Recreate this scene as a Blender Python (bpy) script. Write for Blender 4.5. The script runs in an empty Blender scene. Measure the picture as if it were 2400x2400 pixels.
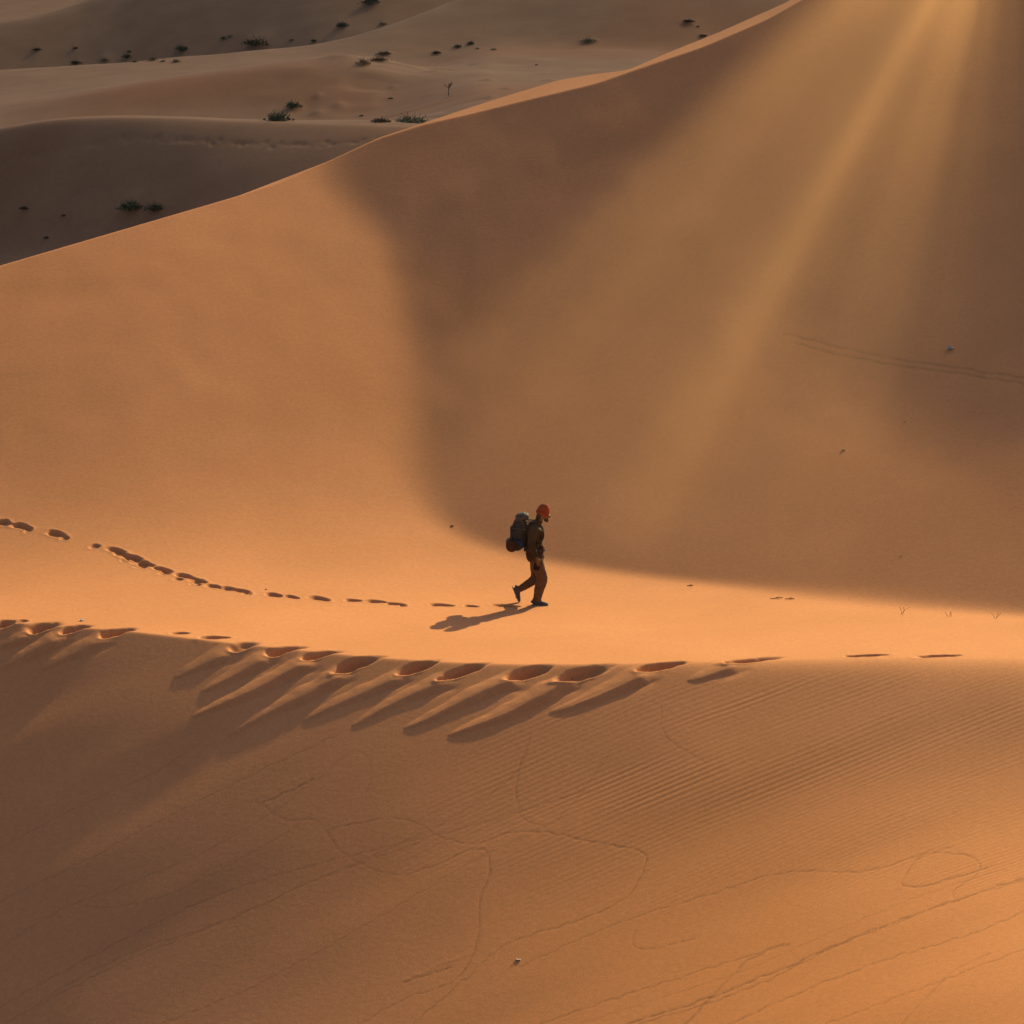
import bpy, bmesh, math, random
import numpy as np
from mathutils import Vector, Matrix

random.seed(7)
SC = bpy.context.scene
COL = SC.collection

# ------------------------------------------------------------------ camera
CAM_Z, PITCH, TH = 11.7, math.radians(9.5), 0.1505
cam_d = bpy.data.cameras.new('camera')
cam_d.sensor_width = 36.0
cam_d.lens = 18.0 / TH
cam_d.clip_end = 20000.0
cam = bpy.data.objects.new('camera', cam_d)
COL.objects.link(cam)
cam.location = (0, 0, CAM_Z)
cam.rotation_euler = (math.radians(90) - PITCH, 0, 0)
SC.camera = cam

# ------------------------------------------------------------------ light
SUN_EL = math.radians(29.0)
SUN_AZ = math.radians(58.0)            # from +X towards +Y
S = (math.cos(SUN_EL) * math.cos(SUN_AZ), math.cos(SUN_EL) * math.sin(SUN_AZ), math.sin(SUN_EL))
sun_d = bpy.data.lights.new('sun', 'SUN')
sun_d.energy = 5.0
sun_d.angle = math.radians(0.6)
sun_d.color = (1.0, 0.77, 0.36)
sun = bpy.data.objects.new('sun', sun_d)
COL.objects.link(sun)
sun.rotation_euler = Vector(S).to_track_quat('Z', 'Y').to_euler()

W = bpy.data.worlds.new('World')
SC.world = W
W.use_nodes = True
wn, wl = W.node_tree.nodes, W.node_tree.links
wn.clear()
sky = wn.new('ShaderNodeTexSky')
sky.sky_type = 'NISHITA'
sky.sun_disc = False
sky.sun_elevation = SUN_EL
sky.sun_rotation = math.radians(90) - SUN_AZ
sky.air_density = 1.0
sky.dust_density = 4.0
sky.ozone_density = 0.6
bgn = wn.new('ShaderNodeBackground')
bgn.inputs['Strength'].default_value = 0.080
wo = wn.new('ShaderNodeOutputWorld')
wl.new(sky.outputs[0], bgn.inputs['Color'])
wl.new(bgn.outputs[0], wo.inputs['Surface'])

SC.view_settings.view_transform = 'Standard'
SC.view_settings.look = 'None'
SC.view_settings.exposure = 0.30
SC.view_settings.gamma = 1.0
SC.cycles.use_denoising = True
SC.cycles.max_bounces = 6
SC.cycles.diffuse_bounces = 1
SC.cycles.volume_bounces = 0
SC.cycles.volume_step_rate = 3.0
SC.cycles.volume_max_steps = 48

# ------------------------------------------------------------------ helpers
def tag(o, label=None, cat=None, group=None, kind=None):
    if label: o['label'] = label
    if cat: o['category'] = cat
    if group: o['group'] = group
    if kind: o['kind'] = kind
    return o

def ray(px, py):
    """photo pixel (1932 grid) -> x per metre of Y, rise per metre of Y"""
    u = (px - 966) / 966 * TH
    v = (966 - py) / 966 * TH
    c, s = math.cos(PITCH), math.sin(PITCH)
    den = c + v * s
    return u / den, (-s + v * c) / den

def to_px(x, Y, z):
    c, s = math.cos(PITCH), math.sin(PITCH)
    dz = z - CAM_Z
    f = Y * c - dz * s
    return 966 + x / f / TH * 966, 966 - (Y * s + dz * c) / f / TH * 966

_rs = np.random.RandomState(11)
_LAT = _rs.rand(256, 256).astype(np.float64) * 2 - 1
def vnoise(x, y):
    xi = np.floor(x).astype(int); yi = np.floor(y).astype(int)
    fx = x - xi; fy = y - yi
    fx = fx * fx * fx * (fx * (fx * 6 - 15) + 10); fy = fy * fy * fy * (fy * (fy * 6 - 15) + 10)
    a = _LAT[xi & 255, yi & 255]; b = _LAT[(xi + 1) & 255, yi & 255]
    c = _LAT[xi & 255, (yi + 1) & 255]; d = _LAT[(xi + 1) & 255, (yi + 1) & 255]
    return (a * (1 - fx) + b * fx) * (1 - fy) + (c * (1 - fx) + d * fx) * fy

def sstep(a, b, x):
    t = np.clip((x - a) / (b - a), 0, 1)
    return t * t * (3 - 2 * t)

def smax(a, b, k):
    h = np.maximum(k - np.abs(a - b), 0) / k
    return np.maximum(a, b) + h * h * k * 0.25

def smin(a, b, k):
    return -smax(-a, -b, k)

TG = np.linspace(-1.2, 1.2, 4801)
def curve(ts, vs, sm=0.006):
    """smooth 1-D function of t"""
    o = np.argsort(ts); ts = np.array(ts)[o]; vs = np.array(vs, float)[o]
    g = np.interp(TG, ts, vs)
    if sm > 0:
        n = int(3 * sm / (TG[1] - TG[0])); kx = np.arange(-n, n + 1) * (TG[1] - TG[0])
        k = np.exp(-0.5 * (kx / sm) ** 2); k /= k.sum()
        g = np.convolve(np.pad(g, n, mode='edge'), k, mode='valid')
    return lambda t: np.interp(t, TG, g)

def crest(pts, sm=0.006):
    T, Y_, Z_ = [], [], []
    for px, py, Y in pts:
        t, k = ray(px, py)
        T.append(t); Y_.append(Y); Z_.append(CAM_Z + k * Y)
    return curve(T, Y_, sm), curve(T, Z_, sm)

def elev(pts, sm=0.004):
    T, K = zip(*[ray(px, py) for px, py in pts])
    return curve(T, K, sm)

# ------------------------------------------------------------------ terrain: the near dune
FC_Y, FC_Z = crest([(-900, 1110, 60.5), (-300, 1150, 58.3), (0, 1172, 57.3), (250, 1190, 56.6), (400, 1208, 56.0),
                    (560, 1225, 55.4), (700, 1239, 54.9), (860, 1249, 54.3), (1000, 1253, 54.0),
                    (1150, 1252, 53.9), (1300, 1247, 53.9), (1500, 1242, 54.0), (1700, 1238, 54.0),
                    (1932, 1240, 53.8), (2232, 1250, 53.4), (2800, 1280, 52.0)], 0.005)
# Steepness is worked out along the sun's azimuth, because that is the slope that decides how much light the sand catches.
SA = (math.cos(SUN_AZ), math.sin(SUN_AZ))                    # up-sun direction in plan
TE = math.tan(SUN_EL)
def sc_of(x, Y): return x * SA[0] + Y * SA[1], x * SA[1] - Y * SA[0]
def xy_of(s, c): return s * SA[0] + c * SA[1], s * SA[1] - c * SA[0]
_t = np.linspace(-1.1, 1.1, 4001)
_cy = FC_Y(_t); _sx, _cx = sc_of(_t * _cy, _cy)
CC = np.linspace(-95, 22, 781)
SC_CREST = np.interp(CC, _cx, _sx)
ZC_CREST = np.interp(CC, _cx, FC_Z(_t))
_kk = np.exp(-.5 * (np.arange(-6, 7) / 2.) ** 2); _kk /= _kk.sum()
def grid_fn(px_cols, py_rows, table):
    """smooth lookup over the photo"""
    gx = np.linspace(-600, 2600, 161); gy = np.linspace(-400, 2300, 136)
    tb = np.array([np.interp(gx, px_cols, r) for r in table])
    tb = np.array([np.interp(gy, py_rows, tb[:, i]) for i in range(len(gx))]).T
    k = np.exp(-.5 * (np.arange(-9, 10) * 20 / 62.) ** 2); k /= k.sum()
    tb = np.apply_along_axis(lambda v: np.convolve(np.pad(v, 9, mode='edge'), k, mode='valid'), 0, tb)
    tb = np.apply_along_axis(lambda v: np.convolve(np.pad(v, 9, mode='edge'), k, mode='valid'), 1, tb)
    def f(px, py):
        a = np.clip((px + 600) / 20, 0, 159.999); b = np.clip((py + 400) / 20, 0, 134.999)
        i = a.astype(int); j = b.astype(int); fa = a - i; fb = b - j
        return ((tb[j, i] * (1 - fa) + tb[j, i + 1] * fa) * (1 - fb) + (tb[j + 1, i] * (1 - fa) + tb[j + 1, i + 1] * fa) * fb)
    return f
PXC = [-300, 0, 480, 966, 1450, 1932, 2300]
T_SLOPE = grid_fn(PXC, [1200, 1300, 1400, 1550, 1700, 1850, 2000],
 [[.01, .01, .06, .11, .14, .16, .16],
  [-.01, .00, .045, .10, .13, .15, .15],
  [-.02, -.01, .035, .095, .13, .17, .17],
  [-.02, -.015, .025, .09, .16, .31, .34],
  [-.03, -.025, .03, .11, .23, .40, .42],
  [-.03, -.03, .045, .15, .28, .34, .34],
  [-.03, -.02, .08, .18, .26, .28, .28]])
DS = 0.05
def march_down():
    n = 640
    out = np.zeros((n + 1, len(CC))); z = ZC_CREST.copy()
    for i in range(n):
        d = i * DS
        x, Y = xy_of(SC_CREST - d, CC)
        Ys = np.maximum(Y, 8)
        px, py = to_px(x, Ys, z)
        m = TE - 1.14 * T_SLOPE(px, py)
        w = np.interp(px, [500, 1100, 1500, 1932], [.05, .09, .45, .7])
        m = m * (1 - np.exp(-((d + .5 * DS) / w) ** 1.5)) - .03 * np.exp(-d / w)
        m = m * sstep(-9.5, -5.0, z)
        m = np.convolve(np.pad(m, 6, mode='edge'), _kk, mode='valid')
        z = z - m * DS
        out[i + 1] = z
    out[0] = ZC_CREST
    return out
Z_DOWN = march_down()
def _cr(p0, p1, p2, p3, u):
    return p1 + .5 * u * (p2 - p0 + u * (2 * p0 - 5 * p1 + 4 * p2 - p3 + u * (3 * (p1 - p2) + p3 - p0)))
def samp(tab, s, c, up):
    a = np.clip((c + 95) / (CC[1] - CC[0]), 1, len(CC) - 2.001)
    i = a.astype(int); fa = a - i
    sc = _cr(SC_CREST[i - 1], SC_CREST[i], SC_CREST[i + 1], SC_CREST[np.minimum(i + 2, len(CC) - 1)], fa)
    d = np.maximum((s - sc) if up else (sc - s), 0)
    b = np.clip(d / DS, 0, len(tab) - 2.001); j = b.astype(int); fb = b - j
    def row(k):
        return _cr(tab[np.maximum(j - 1, 0), k], tab[j, k], tab[j + 1, k], tab[np.minimum(j + 2, len(tab) - 1), k], fb)
    return _cr(row(i - 1), row(i), row(i + 1), row(np.minimum(i + 2, len(CC) - 1)), fa)

# image line where the lit bowl turns into the shaded face (left edge) and where its foot meets the plateau (bottom edge)
_E = np.array([(600, -400), (604, 200), (612, 290), (632, 345), (680, 400), (728, 455), (750, 520), (764, 600), (780, 700), (778, 790), (782, 880), (806, 950),
               (866, 1008), (980, 1048), (1120, 1074), (1340, 1101), (1500, 1117), (1700, 1140), (1932, 1160), (2600, 1215)], float)
_en = []
for i in range(len(_E) - 1):
    for u in np.linspace(0, 1, 12, endpoint=False):
        p0 = _E[max(i - 1, 0)]; p1 = _E[i]; p2 = _E[i + 1]; p3 = _E[min(i + 2, len(_E) - 1)]
        _en.append(.5 * (2 * p1 + (-p0 + p2) * u + (2 * p0 - 5 * p1 + 4 * p2 - p3) * u * u + (-p0 + 3 * p1 - 3 * p2 + p3) * u ** 3))
_en = np.array(_en)
def edge_dist(px, py):
    """signed distance in photo pixels, positive on the shaded side"""
    best = np.full(px.shape, 1e9); sg = np.ones(px.shape)
    for a, b in zip(_en[:-1], _en[1:]):
        d = b - a; L2 = d @ d
        u = np.clip(((px - a[0]) * d[0] + (py - a[1]) * d[1]) / L2, 0, 1)
        qx = px - a[0] - u * d[0]; qy = py - a[1] - u * d[1]
        r = qx * qx + qy * qy
        cr = d[0] * (py - a[1]) - d[1] * (px - a[0])
        m = r < best
        best = np.where(m, r, best); sg = np.where(m, np.where(cr < 0, 1.0, -1.0), sg)
    return np.sqrt(best) * sg
T_LIT = grid_fn([-300, 0, 250, 500, 700, 900, 1400, 1932, 2300], [-100, 250, 450, 600, 750, 900, 1000, 1060, 1110, 1180, 1260],
 [[.16, .16, .19, .22, .22, .22, .22, .22, .22],
  [.16, .17, .20, .24, .25, .25, .25, .25, .25],
  [.16, .17, .20, .25, .26, .26, .26, .26, .26],
  [.14, .15, .20, .24, .26, .27, .27, .27, .27],
  [.14, .15, .19, .23, .27, .28, .28, .28, .28],
  [.15, .17, .22, .27, .31, .33, .35, .35, .35],
  [.20, .22, .28, .34, .38, .40, .42, .44, .44],
  [.28, .30, .36, .42, .45, .47, .48, .48, .48],
  [.38, .40, .44, .47, .49, .50, .50, .50, .50],
  [.48, .48, .49, .50, .505, .51, .505, .50, .50],
  [.50, .50, .505, .51, .515, .515, .51, .50, .50]])
T_SHADE = grid_fn([600, 760, 950, 1200, 1500, 1750, 1932, 2300], [-200, 0, 200, 400, 600, 800, 950, 1080, 1200],
 [[.02, .01, .00, .00, .00, -.01, -.02, -.02],
  [.02, .01, .00, .00, .00, -.01, -.02, -.02],
  [.03, .02, .01, .00, .01, .00, -.015, -.02],
  [.035, .03, .02, .015, .02, .015, -.01, -.01],
  [.055, .052, .05, .055, .065, .065, .035, .03],
  [.075, .075, .085, .095, .105, .10, .08, .07],
  [.085, .095, .11, .115, .115, .11, .10, .09],
  [.08, .095, .115, .115, .115, .11, .105, .10],
  [.08, .095, .115, .115, .115, .11, .105, .10]])
def march_up():
    n = 1300
    out = np.zeros((n + 1, len(CC))); z = ZC_CREST.copy(); out[0] = z
    for i in range(n):
        x, Y = xy_of(SC_CREST + i * DS, CC)
        px, py = to_px(x, np.maximum(Y, 20), z)
        e = edge_dist(px, py)
        soft = np.interp(py, [350, 500, 900, 1050, 1160], [46, 40, 44, 16, 7])
        f = sstep(-1, 1, e / soft)
        T = T_LIT(px, py) * (1 - f) + T_SHADE(px, py) * f
        m = TE - 1.14 * T
        m = np.clip(m, -.06, .60)
        m = np.convolve(np.pad(m, 6, mode='edge'), _kk, mode='valid')
        z = z + m * DS
        out[i + 1] = z
    return out
Z_UP = march_up()

def front_surface(x, Y):
    """plateau behind the near crest, the lit bowl on the left and the shaded face of the large dune"""
    s, c = sc_of(x, Y)
    z = samp(Z_UP, s, c, True)
    h = sstep(.3, 3, z)
    return z + (0.035 * vnoise(x * .13 + 7, Y * .15) + 0.018 * vnoise(x * .5 + 9, Y * .45) + .006 * vnoise(x * 1.6, Y * 1.1)) * h

K1 = elev([(-900, 700), (-300, 592), (0, 502), (225, 436), (450, 370), (530, 345), (620, 305), (714, 262), (800, 235),
           (900, 212), (965, 196), (1127, 157), (1207, 129), (1328, 88), (1449, 36), (1513, 0), (1620, -60), (1932, -230),
           (2400, -420), (3200, -560)], 0.0022)
K2 = elev([(-900, 700), (-300, 592), (0, 501.5), (225, 435.5), (450, 369.5), (620, 304), (714, 260), (800, 232), (871, 208), (965, 178), (1055, 151),
           (1127, 139), (1183, 133), (1252, 103), (1356, 61), (1481, 6), (1600, -60), (1932, -235), (2400, -425), (3200, -565)], 0.0015)
TT = np.linspace(-.7, .7, 2801)
def _solve():
    Ys = np.linspace(66, 120, 1400)
    X, YY = TT[:, None] * Ys[None], np.broadcast_to(Ys[None], (len(TT), len(Ys)))
    Z = front_surface(X, YY)
    hit = Z >= CAM_Z + K1(TT)[:, None] * YY
    i = np.argmax(hit, 1); i[~hit.any(1)] = len(Ys) - 1
    i = np.maximum(i, 1)
    r = np.arange(len(TT))
    da = Z[r, i - 1] - CAM_Z - K1(TT) * Ys[i - 1]; db = Z[r, i] - CAM_Z - K1(TT) * Ys[i]
    f = np.clip(-da / np.where(np.abs(db - da) < 1e-9, 1, db - da), 0, 1)
    y1 = Ys[i - 1] + (Ys[i] - Ys[i - 1]) * f
    ker = np.exp(-0.5 * (np.arange(-12, 13) / 5.0) ** 2); ker /= ker.sum()
    y1 = np.convolve(np.pad(y1, 12, mode='edge'), ker, mode='valid')
    return y1
_Y1 = _solve()
Y1 = lambda t: np.interp(t, TT, _Y1)
def big_dune(x, Y):
    t = x / Y
    y1 = Y1(t)
    f = front_surface(x, np.minimum(Y, y1))
    z1 = CAM_Z + K1(t) * y1
    f = np.where(Y < y1, f, z1)
    over = np.maximum(Y - y1, 0)
    # gentle windward back of the crest up to a second lip, then down to the valley
    k2 = K2(t); s2 = 0.13
    gap = np.maximum((k2 - K1(t)) * y1, 0)
    ylip = gap / np.maximum(s2 - k2, .02)
    z = f + np.minimum(over, ylip) * s2
    o2 = np.maximum(over - ylip, 0)
    z = z - 0.5 * (np.sqrt(o2 * o2 + .09) - .3)
    return z

# ------------------------------------------------------------------ terrain: what lies behind
def layer(pts, front, back, rf=1.5, rb=3.0, sm=0.008):
    cy, cz = crest(pts, sm)
    def f(x, Y):
        t = x / Y
        d = Y - cy(t)
        fr = front(t) if callable(front) else front
        bk = back(t) if callable(back) else back
        a = np.maximum(-d, 0); b = np.maximum(d, 0)
        return cz(t) - fr * (np.sqrt(a * a + rf * rf) - rf) - bk * (np.sqrt(b * b + rb * rb) - rb)
    return f
def tcurve(pairs, sm=.01):
    return curve([ray(p, 200)[0] for p, _ in pairs], [v for _, v in pairs], sm)

L_C = layer([(-900, 330, 160), (-400, 290, 156), (-120, 262, 152), (0, 243, 150), (60, 232, 149), (130, 224, 148), (220, 221, 147), (330, 223, 146), (500, 229, 145),
             (620, 233, 144), (700, 236, 143), (800, 240, 142), (950, 262, 140), (1200, 320, 136), (1700, 420, 130)],
            tcurve([(-400, .62), (0, .62), (250, .60), (450, .42), (650, .26), (900, .2)]),
            tcurve([(-400, .16), (0, .14), (300, .10), (700, .06), (1000, .05)]), 1.2, 6.0)
L_D2 = layer([(-900, 205, 196), (-300, 205, 196), (0, 200, 196), (100, 186, 196), (200, 170, 196), (300, 153, 196), (400, 139, 197), (520, 119, 198),
              (640, 109, 199), (730, 118, 199), (840, 150, 198), (1000, 195, 196), (1300, 260, 190)],
             tcurve([(-300, .10), (100, .14), (400, .25), (700, .28), (900, .14)]), .05, 3.5, 7.0)
L_D1 = layer([(-900, 160, 236), (-400, 147, 234), (0, 131, 230), (150, 124, 230), (250, 118, 230), (330, 108, 231), (420, 101, 232),
              (530, 92, 234), (620, 82, 236), (700, 60, 238), (760, 40, 240), (820, 17, 243), (870, -2, 245),
              (960, -45, 250), (1100, -120, 258), (1300, -200, 268), (1700, -260, 280)],
             tcurve([(-300, .07), (300, .06), (600, .10), (800, .22), (1000, .28), (1400, .30)]),
             tcurve([(-300, .22), (400, .22), (700, .25), (1000, .2)]), 2.5, 1.2)
L_E = layer([(-900, 110, 330), (-300, 75, 330), (0, 43, 330), (60, 35, 331), (120, 17, 333), (180, -4, 335), (300, -60, 338), (600, -170, 345),
             (1000, -240, 360), (2000, -300, 380)],
            tcurve([(-300, .40), (0, .42), (300, .40), (700, .30)]), .2, 4.0, 3.0)
_by = [60, 88, 105, 125, 136, 150, 170, 205, 250, 300, 360, 450, 600, 900, 2000]
_bl = [-9, -6, -3.2, -2.2, -1.6, -.5, .4, 1.0, -1.0, -2.5, -1.5, 6, 25, 60, 120]
_br = [-9, -5, -1.5, 1.2, 2.2, 3.0, 3.7, 4.3, 4.9, 5.6, 9, 20, 42, 75, 120]
def base_far(x, Y):
    m = sstep(-.06, -.005, x / Y)
    b = np.interp(Y, _by, _bl) * (1 - m) + np.interp(Y, _by, _br) * m
    return b + .35 * vnoise(x * .045 + 5, Y * .028 + 2) + .10 * vnoise(x * .16, Y * .09)
# wind-blown sand heaps round the far shrubs: px, py, radius m, height m  (filled with real positions below)
HEAPS = []
def far_field(x, Y):
    z = base_far(x, Y)
    z = smax(z, L_C(x, Y), 1.6)
    z = smax(z, L_D2(x, Y), 1.8)
    z = smax(z, L_D1(x, Y), .9)
    z = smax(z, L_E(x, Y), 2.5)
    z = z + 0.05 * vnoise(x * .35, Y * .12)
    z = z + .32 * np.clip(vnoise(x * .16 + 40, Y * .16) + .6 * vnoise(x * .5, Y * .38) - .15, 0, 1) ** 1.5 * sstep(-.085, -.05, x / Y) * sstep(148, 156, Y) * sstep(225, 200, Y)
    for hx, hy, r, h in HEAPS:
        z = z + h * np.exp(-((x - hx) ** 2 / (r * r) + (Y - hy) ** 2 / ((3.5 if hy < 225 else .8) * r * r)))
    return z

def terrain(x, Y):
    x = np.asarray(x, float); Y = np.asarray(Y, float)
    Ym = np.maximum(Y, 1.0)
    t = x / Ym
    sa, ca = sc_of(x, Ym)
    s = np.interp(ca, CC, SC_CREST) - sa
    near = samp(Z_DOWN, sa, ca, False)
    rear = big_dune(x, Ym)
    z = np.where(s > 0, near, rear)
    return np.where(Y > 72, smax(z, np.where(Y > 72, far_field(x, Ym), -50), 1.2), z)

def cast(px, py, y0=40.0, y1=700.0, step=.05):
    """where the line of sight through a photo pixel meets the sand"""
    t, k = ray(px, py)
    Y = np.arange(y0, y1, step)
    Z = terrain(t * Y, Y)
    L = CAM_Z + k * Y
    i = int(np.argmax(Z >= L))
    i = max(i, 1)
    a = (L - Z)[i - 1]; b = (L - Z)[i]
    y = Y[i - 1] + (Y[i] - Y[i - 1]) * (a / (a - b) if a != b else 0)
    return t * y, y, float(terrain(np.array([t * y]), np.array([y]))[0])
# desert shrubs: photo px, py, width px, kind, label
SHRUBS = [
 (70, 94, 14, 'dark', 'dark round shrub alone on the shaded far dune, near the top left corner'),
 (142, 91, 9, 'dark', 'tiny flat shrub just right of the lone dark shrub at far top left'),
 (143, 119, 17, 'dark', 'low dark shrub sitting on the pale far crest, leftmost along that crest'),
 (197, 116, 16, 'tan', 'straw coloured tuft on the pale far crest, leftmost of the straw tufts'),
 (239, 108, 14, 'green', 'small green shrub between the two straw tufts, with a speck shrub above it'),
 (244, 98, 7, 'green', 'speck of a green shrub directly above the small green one'),
 (254, 117, 8, 'dark', 'tiny dark shrub on the far crest left of the middle straw tuft'),
 (288, 114, 15, 'tan', 'upright straw tuft on the far crest, middle one of three'),
 (307, 116, 8, 'dark', 'tiny dark shrub on the far crest right of the middle straw tuft'),
 (333, 117, 13, 'tan', 'low straw tuft on the far crest, rightmost of three'),
 (343, 94, 19, 'green', 'rounded green shrub on a sand heap above the rightmost straw tuft'),
 (421, 73, 10, 'green', 'small grey-green shrub, left one of a close pair on the far slope'),
 (433, 69, 11, 'pale', 'small pale shrub, right one of a close pair on the far slope'),
 (484, 84, 44, 'brown', 'widest brown-green shrub on a dark sand heap behind the far crest'),
 (550, 76, 9, 'brown', 'small brown shrub right of the widest shrub on the far slope'),
 (592, 78, 10, 'green', 'small green shrub touching the far crest, between brown and bright shrubs'),
 (646, 50, 19, 'green', 'bright green upright shrub high on the far slope'),
 (723, 46, 14, 'pale', 'pale spreading shrub against the lit ridge near the top'),
 (700, 6, 26, 'green', 'large green shrub cut by the top edge of the photo'),
 (725, 102, 22, 'brown', 'brown spreading shrub, upper one of the cluster on the middle dune'),
 (716, 114, 26, 'brown', 'brown shrub on a heap in the centre of the middle dune cluster'),
 (686, 122, 24, 'tan', 'straw and brown tuft at the left foot of the middle dune cluster'),
 (824, 100, 15, 'dark', 'flat dark green shrub alone in the far valley'),
 (864, 89, 12, 'green', 'small green shrub in the far valley beside the orange sand patch'),
 (888, 83, 12, 'green', 'taller grey-green shrub by the orange sand patch'),
 (901, 92, 6, 'dark', 'narrow speck shrub just right of the grey-green valley shrub'),
 (931, 94, 11, 'pale', 'faint pale tuft right of the valley shrubs'),
 (1111, 78, 24, 'pale', 'pale low shrub alone on the far valley floor near the large crest'),
 (554, 202, 24, 'green', 'fresh green round shrub above the front crest'),
 (524, 227, 36, 'green', 'spreading dark green shrub right behind the front crest'),
 (682, 219, 8, 'dark', 'narrow upright dark shrub behind the front crest'),
 (719, 230, 30, 'brown', 'olive brown shrub beside the largest pale shrub'),
 (777, 231, 50, 'pale', 'largest pale green shrub where the two crests meet'),
 (737, 186, 8, 'dark', 'tiny dark shrub alone on the valley sand below a small heap'),
 (1012, 123, 6, 'dark', 'speck of a dark shrub on the open valley floor'),
 (1300, 41, 18, 'dark', 'flat dark shrub near the top beside the large crest'),
 (1327, 68, 14, 'brown', 'brown shrub touching the thin ridge behind the large crest'),
 (1317, 50, 6, 'dark', 'speck shrub between the flat dark shrub and the ridge'),
 (47, 394, 17, 'dark', 'dark green shrub in the shadowed hollow at far left'),
 (245, 395, 38, 'green', 'widest green shrub in the shadowed hollow, left of its neighbour'),
 (292, 396, 28, 'green', 'lower green shrub in the shadowed hollow, right of the widest one'),
 (120, 407, 10, 'brown', 'small brown shrub in the shadowed hollow'),
 (88, 449, 10, 'dark', 'small dark shrub low in the shadowed hollow, close to the lit crest'),
]
MOUNDS = [(742, 165, 20), (849, 183, 30), (922, 152, 34), (957, 168, 30), (924, 184, 26), (1036, 152, 30), (600, 180, 24), (640, 200, 40), (1300, 46, 24), (480, 55, 22), (600, 214, 36), (1330, 72, 16)]
def _place():
    out = []
    for px, py, w, kind, lab in SHRUBS:
        x, y, z = cast(px, py, 96, 600, .2)
        out.append((x, y, w * y / 6419.0))
    hs = [(x, y, max(r * .62, .35), r * (.20 if r > .5 else .12)) for (x, y, r) in out]
    for px, py, w in MOUNDS:
        x, y, z = cast(px, py, 96, 600, .2)
        r = w * y / 6419.0
        hs.append((x, y, r * .38, r * .11))
    return hs
HEAPS.extend(_place())


# ------------------------------------------------------------------ marks in the sand (footprints, slides, tracks)
def c4(x, y): return (x * .4167, 949.9 + y * .4167)
def c5(x, y): return (644 + x * .6667, 1111 + y * .6667)
STEPS = []           # walker's trail on the flat sand: px, py, width px
for x, y, w in [(15, 82, 75), (-40, 74, 60), (100, 100, 100), (128, 118, 35), (250, 133, 88), (293, 153, 38), (430, 190, 45), (528, 209, 85), (545, 224, 62),
                (603, 241, 100), (565, 253, 35), (650, 267, 105), (640, 281, 50), (738, 296, 98), (748, 311, 50), (838, 325, 98),
                (808, 338, 42), (900, 347, 85), (885, 361, 50), (968, 371, 72), (1035, 382, 85), (1098, 392, 88), (1120, 406, 35),
                (1243, 410, 85), (1320, 419, 75), (1440, 425, 95), (1475, 433, 45), (1600, 435, 85), (1703, 440, 95),
                (1785, 450, 88), (1825, 458, 36)]:
    STEPS.append((*c4(x, y), w * .4167))
for x, y, w in [(283, 43, 62), (367, 46, 40), (468, 45, 66)]:
    STEPS.append((*c5(x, y), w * .6667))
for p in [(42, 1170, 20), (340, 1193, 32), (406, 1201, 54), (1637, 1235, 80), (1771, 1236, 88)]:
    STEPS.append(p)
POCKETS = [          # prints on the crest: centre, width px, end of the sand slide below
    (8, 1176, 40, -40, 1216), (81, 1177, 62, 2, 1221), (140, 1187, 60, -6, 1268), (221, 1192, 64, 80, 1264),
    (460, 1214, 56, 327, 1278), (535, 1227, 70, 378, 1303), (606, 1242, 72, 366, 1359), (672, 1262, 92, 432, 1390),
    (790, 1258, 70, 572, 1360), (872, 1266, 92, 662, 1367), (998, 1262, 78, 760, 1370), (1102, 1268, 106, 848, 1390),
    (1246, 1254, 88, 1040, 1348), (1415, 1241, 108, 1298, 1285)]
PT = []
for px, py, w in STEPS:
    x, y, z = cast(px, py + 2, 50, 90, .02)
    nx, ny, _ = cast(px + 25, py + 2 + (6 if px < 650 and py < 1150 else 1.5), 50, 90, .02)
    ang = math.atan2(ny - y, nx - x) if py < 1160 else math.radians(8)
    ang = max(-.9, min(.9, ang))
    PT.append((x, y, w / 112 * y / 60, ang))
PK = []
for px, py, w, ex, ey in POCKETS:
    t, _ = ray(px, py)
    x, y, z = cast(px, max(py, 1) + 0, 48, 64, .01)
    # the print sits just over the lip: pull it onto the crest line
    yc = float(FC_Y(np.array([x / y]))[0])
    y = yc - .07 - min(.25, max(0, (py - 1240) * .010)); x = t * y
    a, b, _ = cast(ex, ey, 44, 60, .01)
    PK.append((x, y, w / 118, a, b))

FAR_TRAIL = []
for _i in range(64):
    _f = _i / 63; _px = 720 * _f
    _py = float(np.interp(_px, [0, 90, 180, 250, 330, 430, 520, 620, 720], [304, 288, 270, 260, 262, 269, 273, 271, 263])) + 3 * math.sin(_i * 2.4) + (2.5 if _i % 2 else -2.5) * .6
    _a = cast(_px + 2 * math.sin(_i * 5.1), _py, 100, 200, .1)
    FAR_TRAIL.append((_a[0], _a[1]))
def far_marks(x, Y):
    dz = np.zeros_like(x)
    for i, (a, b) in enumerate(FAR_TRAIL):
        m = (np.abs(x - a) < .8) & (np.abs(Y - b) < 1.2)
        if m.any(): dz[m] -= (.042 + .025 * math.sin(i * 1.3)) * np.exp(-((x[m] - a) ** 2 / .02 + (Y[m] - b) ** 2 / .05))
    return dz

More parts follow.
